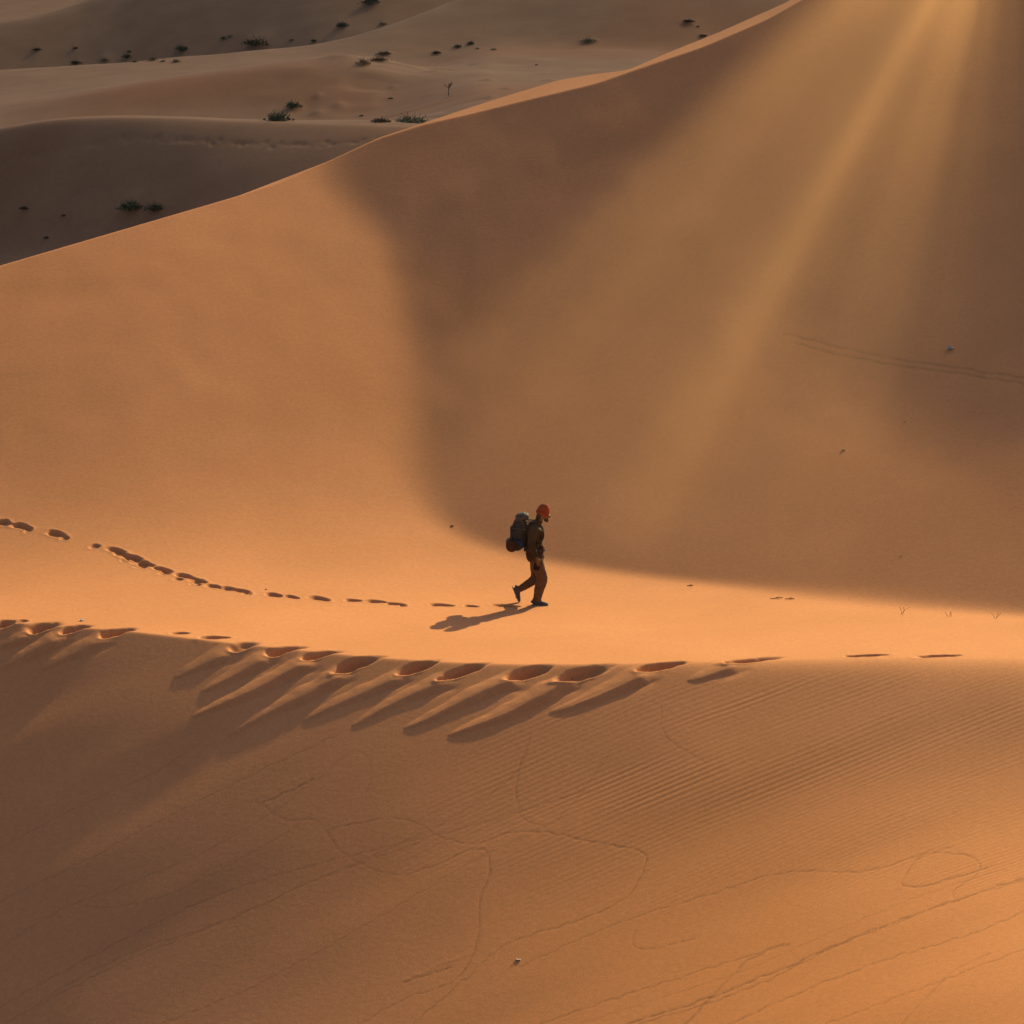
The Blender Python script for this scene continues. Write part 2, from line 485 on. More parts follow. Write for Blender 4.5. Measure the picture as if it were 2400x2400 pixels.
def pline(pts, n=6):
    """rounded polyline through photo pixels"""
    P = np.array(pts, float)
    out = []
    for i in range(len(P) - 1):
        p0 = P[max(i - 1, 0)]; p1 = P[i]; p2 = P[i + 1]; p3 = P[min(i + 2, len(P) - 1)]
        for j in range(n):
            u = j / n
            out.append(.5 * ((2 * p1) + (-p0 + p2) * u + (2 * p0 - 5 * p1 + 4 * p2 - p3) * u * u + (-p0 + 3 * p1 - 3 * p2 + p3) * u ** 3))
    out.append(P[-1])
    return np.array(out)
TRACKS = [  # thin insect and reptile tracks, photo pixels, (width px, depth m)
    ([(0, 1700), (170, 1620), (330, 1535), (520, 1440), (640, 1385)], 1.2, .004),
    ([(0, 1790), (110, 1720), (290, 1650), (430, 1585), (560, 1500), (660, 1420), (700, 1440), (690, 1500)], 1.2, .003),
    ([(0, 1900), (200, 1790), (380, 1700), (560, 1640), (760, 1590), (950, 1540), (1100, 1490)], 1.3, .005),
    ([(10, 1932), (240, 1810), (420, 1740), (620, 1650), (790, 1590)], 1.2, .004),
    ([(60, 1932), (90, 1880), (260, 1790), (400, 1745), (640, 1640), (800, 1570), (960, 1470), (1000, 1390)], 1.3, .004),
    ([(480, 1510), (540, 1545), (600, 1550), (650, 1610), (760, 1650), (900, 1600), (925, 1640), (905, 1700), (900, 1780), (860, 1850), (780, 1880), (720, 1910), (680, 1932)], 1.5, .006),
    ([(610, 1570), (660, 1555), (760, 1545), (840, 1580), (900, 1590), (960, 1570), (1030, 1570), (1130, 1590), (1215, 1610), (1205, 1660), (1170, 1700), (1080, 1740), (960, 1780), (900, 1830), (840, 1880), (780, 1932)], 1.5, .006),
    ([(1000, 1390), (975, 1470), (985, 1540), (1030, 1560)], 1.4, .004),
    ([(1245, 1330), (1255, 1390), (1300, 1420), (1330, 1440)], 1.4, .004),
    ([(300, 1932), (480, 1860), (700, 1740), (900, 1620), (1030, 1560), (1100, 1490), (1150, 1420)], 1.2, .004),
    ([(1200, 1755), (1195, 1785), (1235, 1790), (1310, 1770)], 1.6, .005),
    ([(1020, 1932), (1200, 1870), (1480, 1780)], 1.5, .006),
    ([(1180, 1932), (1340, 1880), (1560, 1790), (1700, 1735), (1932, 1655)], 2.0, .009),
    ([(1200, 1932), (1400, 1868), (1580, 1782), (1690, 1742), (1800, 1700), (1932, 1662)], 1.5, .007),
    ([(1290, 1932), (1330, 1890), (1390, 1830), (1430, 1800), (1485, 1780)], 2.6, .008),
    ([(1370, 1932), (1560, 1850), (1700, 1800), (1860, 1750), (1932, 1715)], 1.5, .007),
    ([(1560, 1932), (1700, 1880), (1840, 1825), (1932, 1790)], 1.5, .006),
    ([(1700, 1932), (1760, 1870), (1800, 1830), (1870, 1795)], 1.4, .004),
    ([(980, 1825), (1160, 1745), (1330, 1690), (1490, 1645), (1640, 1640), (1760, 1605), (1800, 1600)], 1.4, .005),
    ([(1700, 1668), (1715, 1640), (1750, 1610), (1830, 1615), (1850, 1640), (1800, 1680), (1810, 1700)], 1.5, .006),
    ([(1705, 1670), (1740, 1672), (1800, 1655), (1870, 1636)], 1.8, .009),
    ([(760, 1850), (800, 1835), (830, 1820), (900, 1800)], 2.2, -.008),
    ([(758, 1855), (805, 1842), (850, 1826)], 1.8, .010),
    ([(485, 1505), (530, 1485), (575, 1462)], 2.6, -.006),
    ([(495, 1515), (545, 1492), (590, 1470)], 2.2, .008),
    ([(1095, 1932), (1250, 1880), (1400, 1830), (1600, 1745), (1800, 1668), (1900, 1640)], 1.0, .003),
    ([(0, 1600), (130, 1530), (300, 1450), (380, 1400)], 1.0, .003),
    ([(150, 1710), (260, 1705), (380, 1660), (560, 1560)], 1.0, .003),
]
WHEEL = [([(1480, 630), (1560, 650), (1700, 678), (1932, 712)], 2.0, .012),
         ([(1500, 648), (1580, 668), (1720, 692), (1932, 722)], 1.8, .010)]

def marks(x, Y, z):
    """height added to the base sand, for arrays"""
    global DISTURB_AND_SHADE
    DISTURB_AND_SHADE = np.zeros_like(z)
    dz = np.zeros_like(z)
    # walker's prints on flat sand
    for i, (cx, cy, L, ang) in enumerate(PT):
        m = (np.abs(x - cx) < L + .3) & (np.abs(Y - cy) < L + .4)
        if not m.any(): continue
        ax, ay = x[m] - cx, Y[m] - cy
        u = ax * math.cos(ang) + ay * math.sin(ang); v = -ax * math.sin(ang) + ay * math.cos(ang)
        wob = 1 + .18 * vnoise(u * 9 + i * 7, v * 9)
        wd = .092 + .012 * math.sin(i * 2.3)
        r = np.sqrt((u / (L * .50)) ** 2 + (v / (wd * (1 - .25 * u / L))) ** 2) * wob
        L = L * .92; dep = .068 * min(1, L / .33)
        DISTURB_AND_SHADE[m] = np.maximum(DISTURB_AND_SHADE[m], .9 * np.exp(-(r / .95) ** 5))  # darkens print interiors: shade of the hollow put into the sand colour
        dz[m] += -dep * np.exp(-(r ** 5.0)) + .005 * np.exp(-((r - 1.45) / .35) ** 2)
    # prints and slides along the crest
    for i, (cx, cy, L, ex, ey) in enumerate(PK):
        dx, dy = ex - cx, ey - cy
        D = math.hypot(dx, dy); dx /= D; dy /= D
        m = (x > min(cx, ex) - .7) & (x < max(cx, ex) + .8) & (Y > min(cy, ey) - .6) & (Y < max(cy, ey) + .8)
        if not m.any(): continue
        ax, ay = x[m] - cx, Y[m] - cy
        u = ax * dx + ay * dy
        side = np.sin(u * 2.2 + i) * .035 * np.clip(u, 0, 2)
        v = ax * (-dy) + ay * dx                       # v > 0: lower right of the slide
        v = -v
        # right-handed: make v positive towards lower right (+x,-y)
        if (-dy) * 0.65 + dx * -0.76 < 0: pass
        v = v + side + .012 * vnoise(u * 7 + i * 3, v * 7)
        q = np.clip(u / D, 0, 1.3)
        wdt = .26 * np.clip(1 - q, 0, 1) ** .55 * (1 + .15 * vnoise(u * 4 + i, v * 0 + i)) + .02
        wdt = np.where(q < 1, np.maximum(wdt, .02), .02)
        hgt = (.070 + .014 * math.sin(i * 1.3)) * np.clip(1 - q, 0, 1) ** .5 * sstep(.12, .5, u)
        vp = -.45 * wdt; prof = np.where(v > vp, (wdt - v) / (wdt - vp), (v + wdt) / (wdt + vp)); prof = np.clip(prof, 0, 1); prof = prof * (1.6 - .6 * prof)
        add = hgt * prof
        # hollow trough feeding the slide
        add -= .03 * sstep(.1, .35, u) * (1 - sstep(.35, .8, q)) * np.exp(-((v + wdt * .9) / (.10)) ** 2) * .5
        # the print itself
        a = L * .50
        pang = math.radians(22)
        pu = ax * math.cos(pang) + (ay - .02) * math.sin(pang); pv = -ax * math.sin(pang) + (ay - .02) * math.cos(pang)
        r = np.sqrt((pu / a) ** 2 + (pv / (.125 + .02 * math.sin(i * 1.9))) ** 2) * (1 + .12 * vnoise(pu * 8 + i * 5, pv * 8))
        add = add * sstep(.8, 1.3, r) - (.135 + .03 * math.sin(i * 2.7)) * np.exp(-(r ** 3.6))
        DISTURB_AND_SHADE[m] = np.maximum(DISTURB_AND_SHADE[m], .85 * np.exp(-(r / .92) ** 5))  # inner shade of the crest print, painted as darker colour
        # pushed up near rim
        add += .035 * np.exp(-((r - 1.15) / .22) ** 2) * sstep(.1, -.25, ay)
        dz[m] += add
    # wind ripples on the near slope
    s = FC_Y(x / Y) - Y
    px, py = to_px(x, Y, z)
    mask = sstep(.25, 1.2, s) * sstep(700, 1250, px + (py - 1250) * .25) * sstep(640, 330, (py - 1250) - np.clip(px - 1300, 0, 700) * .05)
    mask = mask * (.55 + .45 * sstep(-.35, .35, vnoise(x * .55 + 2, Y * 1.1 + 8))) * (1 - .9 * sstep(1500, 1850, py))
    c, sn = math.cos(math.radians(26)), math.sin(math.radians(26))
    al, ac = x * c + Y * sn, -x * sn + Y * c
    ph = ac / .104 + .55 * vnoise(al * .30, ac * .9) + .20 * vnoise(al * .75, ac * 3.5)
    rip = np.sin(2 * math.pi * ph); rip = rip + .25 * np.sin(4 * math.pi * ph + .8)
    amp = .0023 * (.75 + .5 * vnoise(al * .45 + 30, ac * 4))
    dz += rip * amp * mask
    # faint undulation of the near slope
    dz += .022 * vnoise(al * .35 + 11, ac * .9) * sstep(.5, 2.5, s)
    # thin tracks
    for pts, wpx, dep in TRACKS + WHEEL:
        P = pline(pts)
        lo = P.min(0) - 14; hi = P.max(0) + 14
        m = (px > lo[0]) & (px < hi[0]) & (py > lo[1]) & (py < hi[1])
        if not m.any(): continue
        X, Yp = px[m], py[m]
        jx = 2.2 * vnoise(X * .06 + dep * 999, Yp * .06); jy = 2.2 * vnoise(X * .06 + 50, Yp * .06 + dep * 777)
        X = X + jx; Yp = Yp + jy
        best = np.full(X.shape, 1e9)
        for a, b in zip(P[:-1], P[1:]):
            d = b - a; L2 = max(d @ d, 1e-6)
            u = np.clip(((X - a[0]) * d[0] + (Yp - a[1]) * d[1]) / L2, 0, 1)
            best = np.minimum(best, (X - a[0] - u * d[0]) ** 2 + (Yp - a[1] - u * d[1]) ** 2)
        brk = .55 + .45 * sstep(-.5, .3, vnoise(X * .09 + 7, Yp * .09 + dep * 300)) + .35 * vnoise(X * .45, Yp * .45)
        dz[m] -= .55 * dep * np.interp(X, [700, 1200], [.38, 1.0]) * brk * np.exp(-best / (wpx * wpx * 1.3))
        DISTURB_AND_SHADE[m] = np.maximum(DISTURB_AND_SHADE[m], np.clip(brk * np.exp(-best / (wpx * wpx * .8)) * min(1, .35 + abs(dep) * 75), 0, 1) * (dep > 0))
    return dz

# ------------------------------------------------------------------ materials
def nodes_of(m):
    m.use_nodes = True
    n, l = m.node_tree.nodes, m.node_tree.links
    n.clear()
    o = n.new('ShaderNodeOutputMaterial'); b = n.new('ShaderNodeBsdfPrincipled')
    l.new(b.outputs[0], o.inputs['Surface'])
    return n, l, b

def FOOT(mix, ramp, sx, n, l):
    k = n.new('ShaderNodeMath'); k.operation = 'MULTIPLY'
    l.new(ramp(sx.outputs[2], -.3, -2.5, 0, 1), k.inputs[0]); l.new(ramp(sx.outputs[0], -4, 4, 0, 1), k.inputs[1])
    return k.outputs[0]
def sand_material(name, c_lo, c_hi, c_red, grain=1.0, red=0.5, red_scale=.05, bump=1.0, c_foot=None):
    m = bpy.data.materials.new(name)
    n, l, b = nodes_of(m)
    tc = n.new('ShaderNodeTexCoord')
    def noise(scale, detail=3, rough=.5):
        k = n.new('ShaderNodeTexNoise'); k.inputs['Scale'].default_value = scale
        k.inputs['Detail'].default_value = detail; k.inputs['Roughness'].default_value = rough
        l.new(tc.outputs['Object'], k.inputs['Vector']); return k
    def mix(a, bb, f, mode='MIX'):
        x = n.new('ShaderNodeMix'); x.data_type = 'RGBA'; x.blend_type = mode
        for sock, v in ((x.inputs[6], a), (x.inputs[7], bb), (x.inputs[0], f)):
            if hasattr(v, 'links'): l.new(v, sock)
            else: sock.default_value = v
        return x.outputs[2]
    def ramp(src, lo, hi, a=0.0, c=1.0):
        r = n.new('ShaderNodeMapRange'); r.inputs[1].default_value = lo; r.inputs[2].default_value = hi
        r.inputs[3].default_value = a; r.inputs[4].default_value = c
        l.new(src, r.inputs[0]); return r.outputs[0]
    base = mix((*c_lo, 1), (*c_hi, 1), ramp(noise(.35, 4).outputs[0], .35, .65))
    base = mix(base, (*c_red, 1), ramp(noise(red_scale, 2).outputs[0], .5, .72, 0, red))
    g1 = noise(42 * grain, 2, .7); g2 = noise(11 * grain, 3, .6)
    sp = ramp(g1.outputs[0], .3, .7, 1 - .11 * bump, 1 + .11 * bump); sp2 = ramp(g2.outputs[0], .3, .7, .95, 1.05)
    mm = n.new('ShaderNodeMath'); mm.operation = 'MULTIPLY'; l.new(sp, mm.inputs[0]); l.new(sp2, mm.inputs[1])
    # redder low down and to the right on the near slope; darker turned-up sand in tracks, shade painted inside footprints
    sx = n.new('ShaderNodeSeparateXYZ'); l.new(tc.outputs['Object'], sx.inputs[0])
    base = mix(base, (*c_foot, 1), FOOT(mix, ramp, sx, n, l)) if c_foot else base
    at_ = n.new('ShaderNodeAttribute'); at_.attribute_name = 'disturbed_and_shade'
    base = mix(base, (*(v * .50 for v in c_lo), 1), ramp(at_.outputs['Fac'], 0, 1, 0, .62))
    hs = n.new('ShaderNodeHueSaturation'); l.new(mm.outputs[0], hs.inputs['Value']); l.new(base, hs.inputs['Color'])
    l.new(hs.outputs[0], b.inputs['Base Color'])
    b.inputs['Roughness'].default_value = .85
    b.inputs['Specular IOR Level'].default_value = .15
    bp = n.new('ShaderNodeBump'); bp.inputs['Strength'].default_value = .3 * bump; bp.inputs['Distance'].default_value = .005
    l.new(g1.outputs[0], bp.inputs['Height'])
    bp2 = n.new('ShaderNodeBump'); bp2.inputs['Strength'].default_value = .3 * bump; bp2.inputs['Distance'].default_value = .008
    l.new(g2.outputs[0], bp2.inputs['Height']); l.new(bp.outputs[0], bp2.inputs['Normal'])
    l.new(bp2.outputs[0], b.inputs['Normal'])
    return m

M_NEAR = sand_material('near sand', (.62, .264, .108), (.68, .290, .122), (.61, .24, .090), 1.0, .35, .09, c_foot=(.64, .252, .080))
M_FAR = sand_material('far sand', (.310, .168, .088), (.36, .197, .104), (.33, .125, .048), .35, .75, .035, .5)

# ------------------------------------------------------------------ ground meshes
def t_columns(half, n_in, outer, n_out):
    inner = np.linspace(-half, half, n_in)
    o = half + (outer - half) * (np.linspace(0, 1, n_out + 1)[1:] ** 1.8)
    return np.concatenate([-o[::-1], inner, o])

def sheet(name, X, Y, mat, mark=False, smooth_normals=True):
    Z = terrain(X, Y)
    if mark:
        Z = Z + marks(X, Y, Z)
    if name == 'distant_dunes':
        Z = Z + far_marks(X, Y)
    R, Cn = X.shape
    co = np.stack([X, Y, Z], -1)
    # analytic normals so that neighbouring sheets meet without a seam
    me = bpy.data.meshes.new(name)
    me.vertices.add(R * Cn)
    me.vertices.foreach_set('co', co.reshape(-1).astype(np.float32))
    idx = np.arange(R * Cn).reshape(R, Cn)
    q = np.stack([idx[:-1, :-1], idx[:-1, 1:], idx[1:, 1:], idx[1:, :-1]], -1).reshape(-1, 4)
    me.loops.add(q.size); me.polygons.add(len(q))
    me.loops.foreach_set('vertex_index', q.reshape(-1).astype(np.int32))
    me.polygons.foreach_set('loop_start', np.arange(0, q.size, 4, dtype=np.int32))
    me.polygons.foreach_set('use_smooth', np.ones(len(q), bool))
    me.update(calc_edges=True)
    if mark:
        at_ = me.attributes.new('disturbed_and_shade', 'FLOAT', 'POINT')
        at_.data.foreach_set('value', DISTURB_AND_SHADE.reshape(-1).astype(np.float32))
    me.materials.append(mat)
    o = bpy.data.objects.new(name, me)
    COL.objects.link(o)
    tag(o, kind='structure')
    return o

tc_ = t_columns(.160, 1000, .62, 70)
rows_near = np.concatenate([np.linspace(18, 39.9, 60), np.arange(40, 45, .03), np.arange(45.02, 62.6, .0215)])
rows_big = np.concatenate([np.arange(rows_near[-1], 90, .055), np.linspace(90.2, 99, 40)])
T1, Y1g = np.meshgrid(tc_, rows_near)
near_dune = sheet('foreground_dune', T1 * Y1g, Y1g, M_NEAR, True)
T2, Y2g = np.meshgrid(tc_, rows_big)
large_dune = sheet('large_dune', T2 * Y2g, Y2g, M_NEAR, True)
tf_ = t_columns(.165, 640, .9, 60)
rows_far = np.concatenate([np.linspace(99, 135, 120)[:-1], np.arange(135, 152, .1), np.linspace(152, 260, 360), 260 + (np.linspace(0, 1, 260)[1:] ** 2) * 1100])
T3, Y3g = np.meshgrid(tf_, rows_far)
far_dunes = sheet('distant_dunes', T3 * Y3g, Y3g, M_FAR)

# plain desert floor out to the horizon, below everything else
g = 3500.0
n_ = 90
gx, gy = np.meshgrid(np.linspace(-g, g, n_), np.linspace(-g, g, n_))
me = bpy.data.meshes.new('desert_ground')
gz = -14 + 3 * vnoise(gx * .01, gy * .01)
idx = np.arange(n_ * n_).reshape(n_, n_)
me.from_pydata(np.stack([gx, gy, gz], -1).reshape(-1, 3).tolist(), [],
               np.stack([idx[:-1, :-1], idx[:-1, 1:], idx[1:, 1:], idx[1:, :-1]], -1).reshape(-1, 4).tolist())
for p in me.polygons: p.use_smooth = True
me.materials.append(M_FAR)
o = bpy.data.objects.new('desert_ground', me); COL.objects.link(o); tag(o, kind='structure')

# ------------------------------------------------------------------ added, unseen sun blocker, shaped to shade the dunes behind
def shade_cloud_bank(h=380.0):
    off = (h / math.tan(SUN_EL) * math.cos(SUN_AZ), h / math.tan(SUN_EL) * math.sin(SUN_AZ))
    nx, ny = 160, 120
    ux, uy = np.meshgrid(np.linspace(0, 1, nx), np.linspace(0, 1, ny))
    ux = .5 + .5 * np.sign(ux - .5) * np.abs(2 * ux - 1) ** 1.6
    X = -260 + 520 * ux
    Yf = np.interp(X, [-16, -11, -7.5, 12, 60], [81, 76, 69, 69, 72])
    Y = Yf + 570 * uy
    edge = np.minimum(np.minimum(ux, 1 - ux) * 4, np.minimum(uy * 9, (1 - uy) * 3)); edge = np.clip(edge, 0, 1)
    th = np.minimum(60 * np.sqrt(edge), .38 * (Y - Yf)) * (.72 + .2 * vnoise(X * .02, Y * .02) + .08 * vnoise(X * .06, Y * .06))
    wob = 3 * vnoise(X * .03, Y * .03)
    X = X + off[0]; Y = Y + off[1]
    top = np.stack([X, Y + wob * uy, h + th + 2], -1).reshape(-1, 3); bot = np.stack([X, Y + wob * uy, h - th * .18 - 1], -1).reshape(-1, 3)
    idx = np.arange(nx * ny).reshape(ny, nx)
    q = np.stack([idx[:-1, :-1], idx[:-1, 1:], idx[1:, 1:], idx[1:, :-1]], -1).reshape(-1, 4)
    n = nx * ny
    ring = list(idx[0, :]) + list(idx[1:, -1]) + list(idx[-1, -2::-1]) + list(idx[-2:0:-1, 0])
    side = [(int(ring[i]), int(ring[i]) + n, int(ring[(i + 1) % len(ring)]) + n, int(ring[(i + 1) % len(ring)])) for i in range(len(ring))]
    me = bpy.data.meshes.new('added_shade_cloud')
    me.from_pydata(np.concatenate([top, bot]).tolist(), [], q.tolist() + (q[:, ::-1] + n).tolist() + side)
    for p in me.polygons: p.use_smooth = True
    m = bpy.data.materials.new('added shade cloud vapour')
    nn, ll, b = nodes_of(m)
    b.inputs['Base Color'].default_value = (.8, .8, .8, 1); b.inputs['Roughness'].default_value = 1
    tr = nn.new('ShaderNodeBsdfTransparent'); mx = nn.new('ShaderNodeMixShader'); mx.inputs[0].default_value = .44
    ll.new(b.outputs[0], mx.inputs[1]); ll.new(tr.outputs[0], mx.inputs[2])
    ll.new(mx.outputs[0], [q_ for q_ in nn if q_.type == 'OUTPUT_MATERIAL'][0].inputs['Surface'])
    me.materials.append(m)
    o = bpy.data.objects.new('added_shade_cloud', me); COL.objects.link(o); tag(o, kind='structure')
shade_cloud_bank()

# ------------------------------------------------------------------ sunbeams drawn as a fan-shaped volume, streaks set by its density
def at(px, py, Y):
    t, k = ray(px, py)
    return Vector((t * Y, Y, CAM_Z + k * Y))
def sunbeams():
    A = at(1920, -350, 53.0); B = at(1020, 960, 46.0); Cc = at(1720, 960, 45.5)
    mid = (B + Cc) * .5
    ya = (mid - A).normalized(); n = (B - A).cross(Cc - A).normalized(); xa = ya.cross(n).normalized()
    if xa.x < 0: xa = -xa
    n = xa.cross(ya)
    Mx = Matrix((xa, ya, n)).transposed().to_4x4(); Mx.translation = A
    L = (mid - A).length * 1.12
    wl, wr, T = -.55, .55, 1.0
    v = []
    for yy in (.3, L):
        for xx in (wl * yy - .15, wr * yy + .15):
            for zz in (-T, T): v.append((xx, yy, zz))
    f = [(0, 1, 3, 2), (4, 6, 7, 5), (0, 4, 5, 1), (2, 3, 7, 6), (0, 2, 6, 4), (1, 5, 7, 3)]
    me = bpy.data.meshes.new('sunbeam_volume'); me.from_pydata(v, [], f)
    bm = bmesh.new(); bm.from_mesh(me); bmesh.ops.recalc_face_normals(bm, faces=bm.faces); bm.to_mesh(me); bm.free()
    m = bpy.data.materials.new('sunbeam scatter'); m.use_nodes = True
    nn, ll = m.node_tree.nodes, m.node_tree.links; nn.clear()
    out = nn.new('ShaderNodeOutputMaterial'); vol = nn.new('ShaderNodeVolumePrincipled')
    ll.new(vol.outputs[0], out.inputs['Volume'])
    tc = nn.new('ShaderNodeTexCoord'); sp = nn.new('ShaderNodeSeparateXYZ'); ll.new(tc.outputs['Object'], sp.inputs[0])
    def mt(op, a, b=None):
        k = nn.new('ShaderNodeMath'); k.operation = op
        for i, w in enumerate((a, b)):
            if w is None: continue
            if hasattr(w, 'links'): ll.new(w, k.inputs[i])
            else: k.inputs[i].default_value = w
        return k.outputs[0]
    def ramp(x, lo, hi, stops):
        mr = nn.new('ShaderNodeMapRange'); ll.new(x, mr.inputs[0]); mr.inputs[1].default_value = lo; mr.inputs[2].default_value = hi
        r = nn.new('ShaderNodeValToRGB'); r.color_ramp.interpolation = 'EASE'; ll.new(mr.outputs[0], r.inputs[0])
        e = r.color_ramp.elements
        while len(e) > 1: e.remove(e[-1])
        e[0].position = stops[0][0]; e[0].color = (stops[0][1],) * 3 + (1,)
        for p_, v_ in stops[1:]:
            k = e.new(p_); k.color = (v_,) * 3 + (1,)
        return r.outputs[0]
    def edges(Pt):
        q = Mx.inverted() @ Pt
        return q.x / q.y
    ang = mt('DIVIDE', sp.outputs[0], sp.outputs[1])
    # angles read off the fan of the beams
    st = [(1000, 0), (1075, .26), (1130, .20), (1225, .40), (1300, .28), (1375, .34), (1405, .36), (1455, .95), (1485, 1.0), (1540, .40), (1600, .28), (1650, .31), (1700, .24), (1775, .10), (1880, .04), (1990, 0)]
    e = [(min(max((edges(at(px, 480, 48.5)) - wl) / (wr - wl), .001), .999), v) for px, v in st]
    print('beam stops', [(round(k, 3), v) for k, v in e])
    prof = ramp(ang, wl, wr, e)
    fall = ramp(sp.outputs[1], 0, L, [(0, 1.0), (.22, 1.0), (.36, .50), (.55, .29), (.75, .19), (.9, .10), (1, 0.0)])
    zz = mt('SUBTRACT', 1.0, mt('ABSOLUTE', mt('DIVIDE', sp.outputs[2], T)))
    d = mt('MULTIPLY', mt('MULTIPLY', prof, fall), mt('MULTIPLY', zz, BEAM))
    ll.new(d, vol.inputs['Density'])
    vol.inputs['Color'].default_value = (1.0, .57, .30, 1); vol.inputs['Anisotropy'].default_value = .5
    me.materials.append(m)
    o = bpy.data.objects.new('sunbeam_volume', me); COL.objects.link(o); o.matrix_world = Mx
    tag(o, kind='stuff', label='golden sunbeams shaped as a volume in front of the shaded dune face')
BEAM = 1.5
sunbeams()

# ------------------------------------------------------------------ plain materials
def mat(name, col, rough=.8, noise=None, var=.25, spec=.3):
    m = bpy.data.materials.new(name)
    n, l, b = nodes_of(m)
    b.inputs['Roughness'].default_value = rough
    b.inputs['Specular IOR Level'].default_value = spec
    tc = n.new('ShaderNodeTexCoord'); k = n.new('ShaderNodeTexNoise'); l.new(tc.outputs['Object'], k.inputs['Vector'])
    k.inputs['Scale'].default_value = noise or 12; k.inputs['Detail'].default_value = 4
    r = n.new('ShaderNodeMapRange'); l.new(k.outputs[0], r.inputs[0]); r.inputs[1].default_value = .3; r.inputs[2].default_value = .7
    r.inputs[3].default_value = 1 - var; r.inputs[4].default_value = 1 + var
    h = n.new('ShaderNodeHueSaturation'); h.inputs['Color'].default_value = (*col, 1); l.new(r.outputs[0], h.inputs['Value'])
    l.new(h.outputs[0], b.inputs['Base Color'])
    bp = n.new('ShaderNodeBump'); bp.inputs['Strength'].default_value = .4; bp.inputs['Distance'].default_value = .01
    l.new(k.outputs[0], bp.inputs['Height']); l.new(bp.outputs[0], b.inputs['Normal'])
    return m

def link_mesh(name, me, m, parent=None, smooth=True):
    if m: me.materials.append(m)
    for p in me.polygons: p.use_smooth = smooth
    o = bpy.data.objects.new(name, me); COL.objects.link(o)
    if parent: o.parent = parent
    return o

def empty(name, loc, rz=0, sc=1.0):
    o = bpy.data.objects.new(name, None); COL.objects.link(o)
    o.empty_display_size = .2
    o.location = loc; o.rotation_euler = (0, 0, rz); o.scale = (sc, sc, sc)
    return o

def ground(x, y):
    a, b = np.array([x]), np.array([y])
    z = terrain(a, b)
    if y < 99: z = z + marks(a, b, z)
    return float(z[0])

# ------------------------------------------------------------------ shrubs
SH_COL = {
 'green': ((.13, .145, .085), (.09, .065, .04)),
 'dark': ((.08, .080, .052), (.06, .045, .03)),
 'tan': ((.30, .21, .11), (.16, .11, .06)),
 'brown': ((.15, .115, .065), (.09, .06, .035)),
 'pale': ((.24, .24, .15), (.12, .09, .06))}
SH_MAT = {k: (mat(k + ' shrub leaves', v[0], .8, 6, .5), mat(k + ' shrub wood', v[1], .9, 9)) for k, v in SH_COL.items()}
def blades(seed, n, spread, h, leaf, droop):
    """many thin leaves set along thin shoots that fan out from the root"""
    R = random.Random(seed); V, F = [], []
    for i in range(n):
        az = R.uniform(0, 6.283); lean = R.random() ** .7 * spread
        p = Vector((R.gauss(0, .20), R.gauss(0, .20), 0))
        L = h * R.uniform(.35, 1.0) * (1 - .25 * lean) * math.exp(-1.6 * (p.x * p.x + p.y * p.y) / .25)
        d = Vector((math.cos(az) * lean, math.sin(az) * lean, 1)).normalized()
        q = p.copy(); seg = 5
        for k in range(seg):
            q2 = q + d * (L / seg); d = (d + Vector((math.cos(az), math.sin(az), -droop)) * .16 * R.random()).normalized()
            side = d.cross(Vector((R.gauss(0, 1), R.gauss(0, 1), R.gauss(0, 1)))).normalized() * leaf * .35
            b = len(V); V += [q - side, q + side, q2]; F.append((b, b + 1, b + 2))
            if k > 0:
                for _ in range(3):
                    dd = (d + Vector((R.gauss(0, .7), R.gauss(0, .7), R.gauss(0, .5)))).normalized() * leaf * R.uniform(1.6, 3.2)
                    sd = dd.cross(Vector((R.gauss(0, 1), R.gauss(0, 1), R.gauss(0, 1)))).normalized() * leaf * .5
                    b = len(V); V += [q2 - sd * .3, q2 + dd * .5 + sd, q2 + dd, q2 + dd * .5 - sd]; F.append((b, b + 1, b + 2, b + 3))
            q = q2
    me = bpy.data.meshes.new('foliage'); me.from_pydata([tuple(v) for v in V], [], F); return me
def stems(seed, n, spread, h):
    R = random.Random(seed + 99); V, F = [], []
    for i in range(n):
        az = R.uniform(0, 6.283); lean = R.random() * spread
        d = Vector((math.cos(az) * lean, math.sin(az) * lean, 1)).normalized()
        q = Vector((R.gauss(0, .03), R.gauss(0, .03), -.08)); r = .016
        u = d.cross(Vector((0, 1, .3))).normalized(); w = d.cross(u)
        for k in range(4):
            b = len(V)
            for a in range(5): V.append(tuple(q + (u * math.cos(a * 1.257) + w * math.sin(a * 1.257)) * r * (1 - k * .25)))
            if k:
                for a in range(5): F.append((b - 5 + a, b - 5 + (a + 1) % 5, b + (a + 1) % 5, b + a))
            q = q + d * h * .22 + Vector((R.gauss(0, .02), R.gauss(0, .02), 0))
    me = bpy.data.meshes.new('stem'); me.from_pydata(V, [], F); return me
PROTO = {}
for k, (n, spread, h, leaf, droop) in {'green': (120, 1.0, .62, .030, .2), 'dark': (110, 1.25, .50, .030, .4), 'tan': (110, .75, .72, .022, .5),
                                       'brown': (120, 1.3, .50, .024, .5), 'pale': (110, 1.2, .52, .024, .3)}.items():
    PROTO[k] = [(blades(hash_ * 13 + 5, n, spread, h, leaf, droop), stems(hash_, 9, spread, h)) for hash_ in range(len(k), len(k) + 3)]
    for f, st in PROTO[k]:
        f.materials.append(SH_MAT[k][0]); st.materials.append(SH_MAT[k][1])
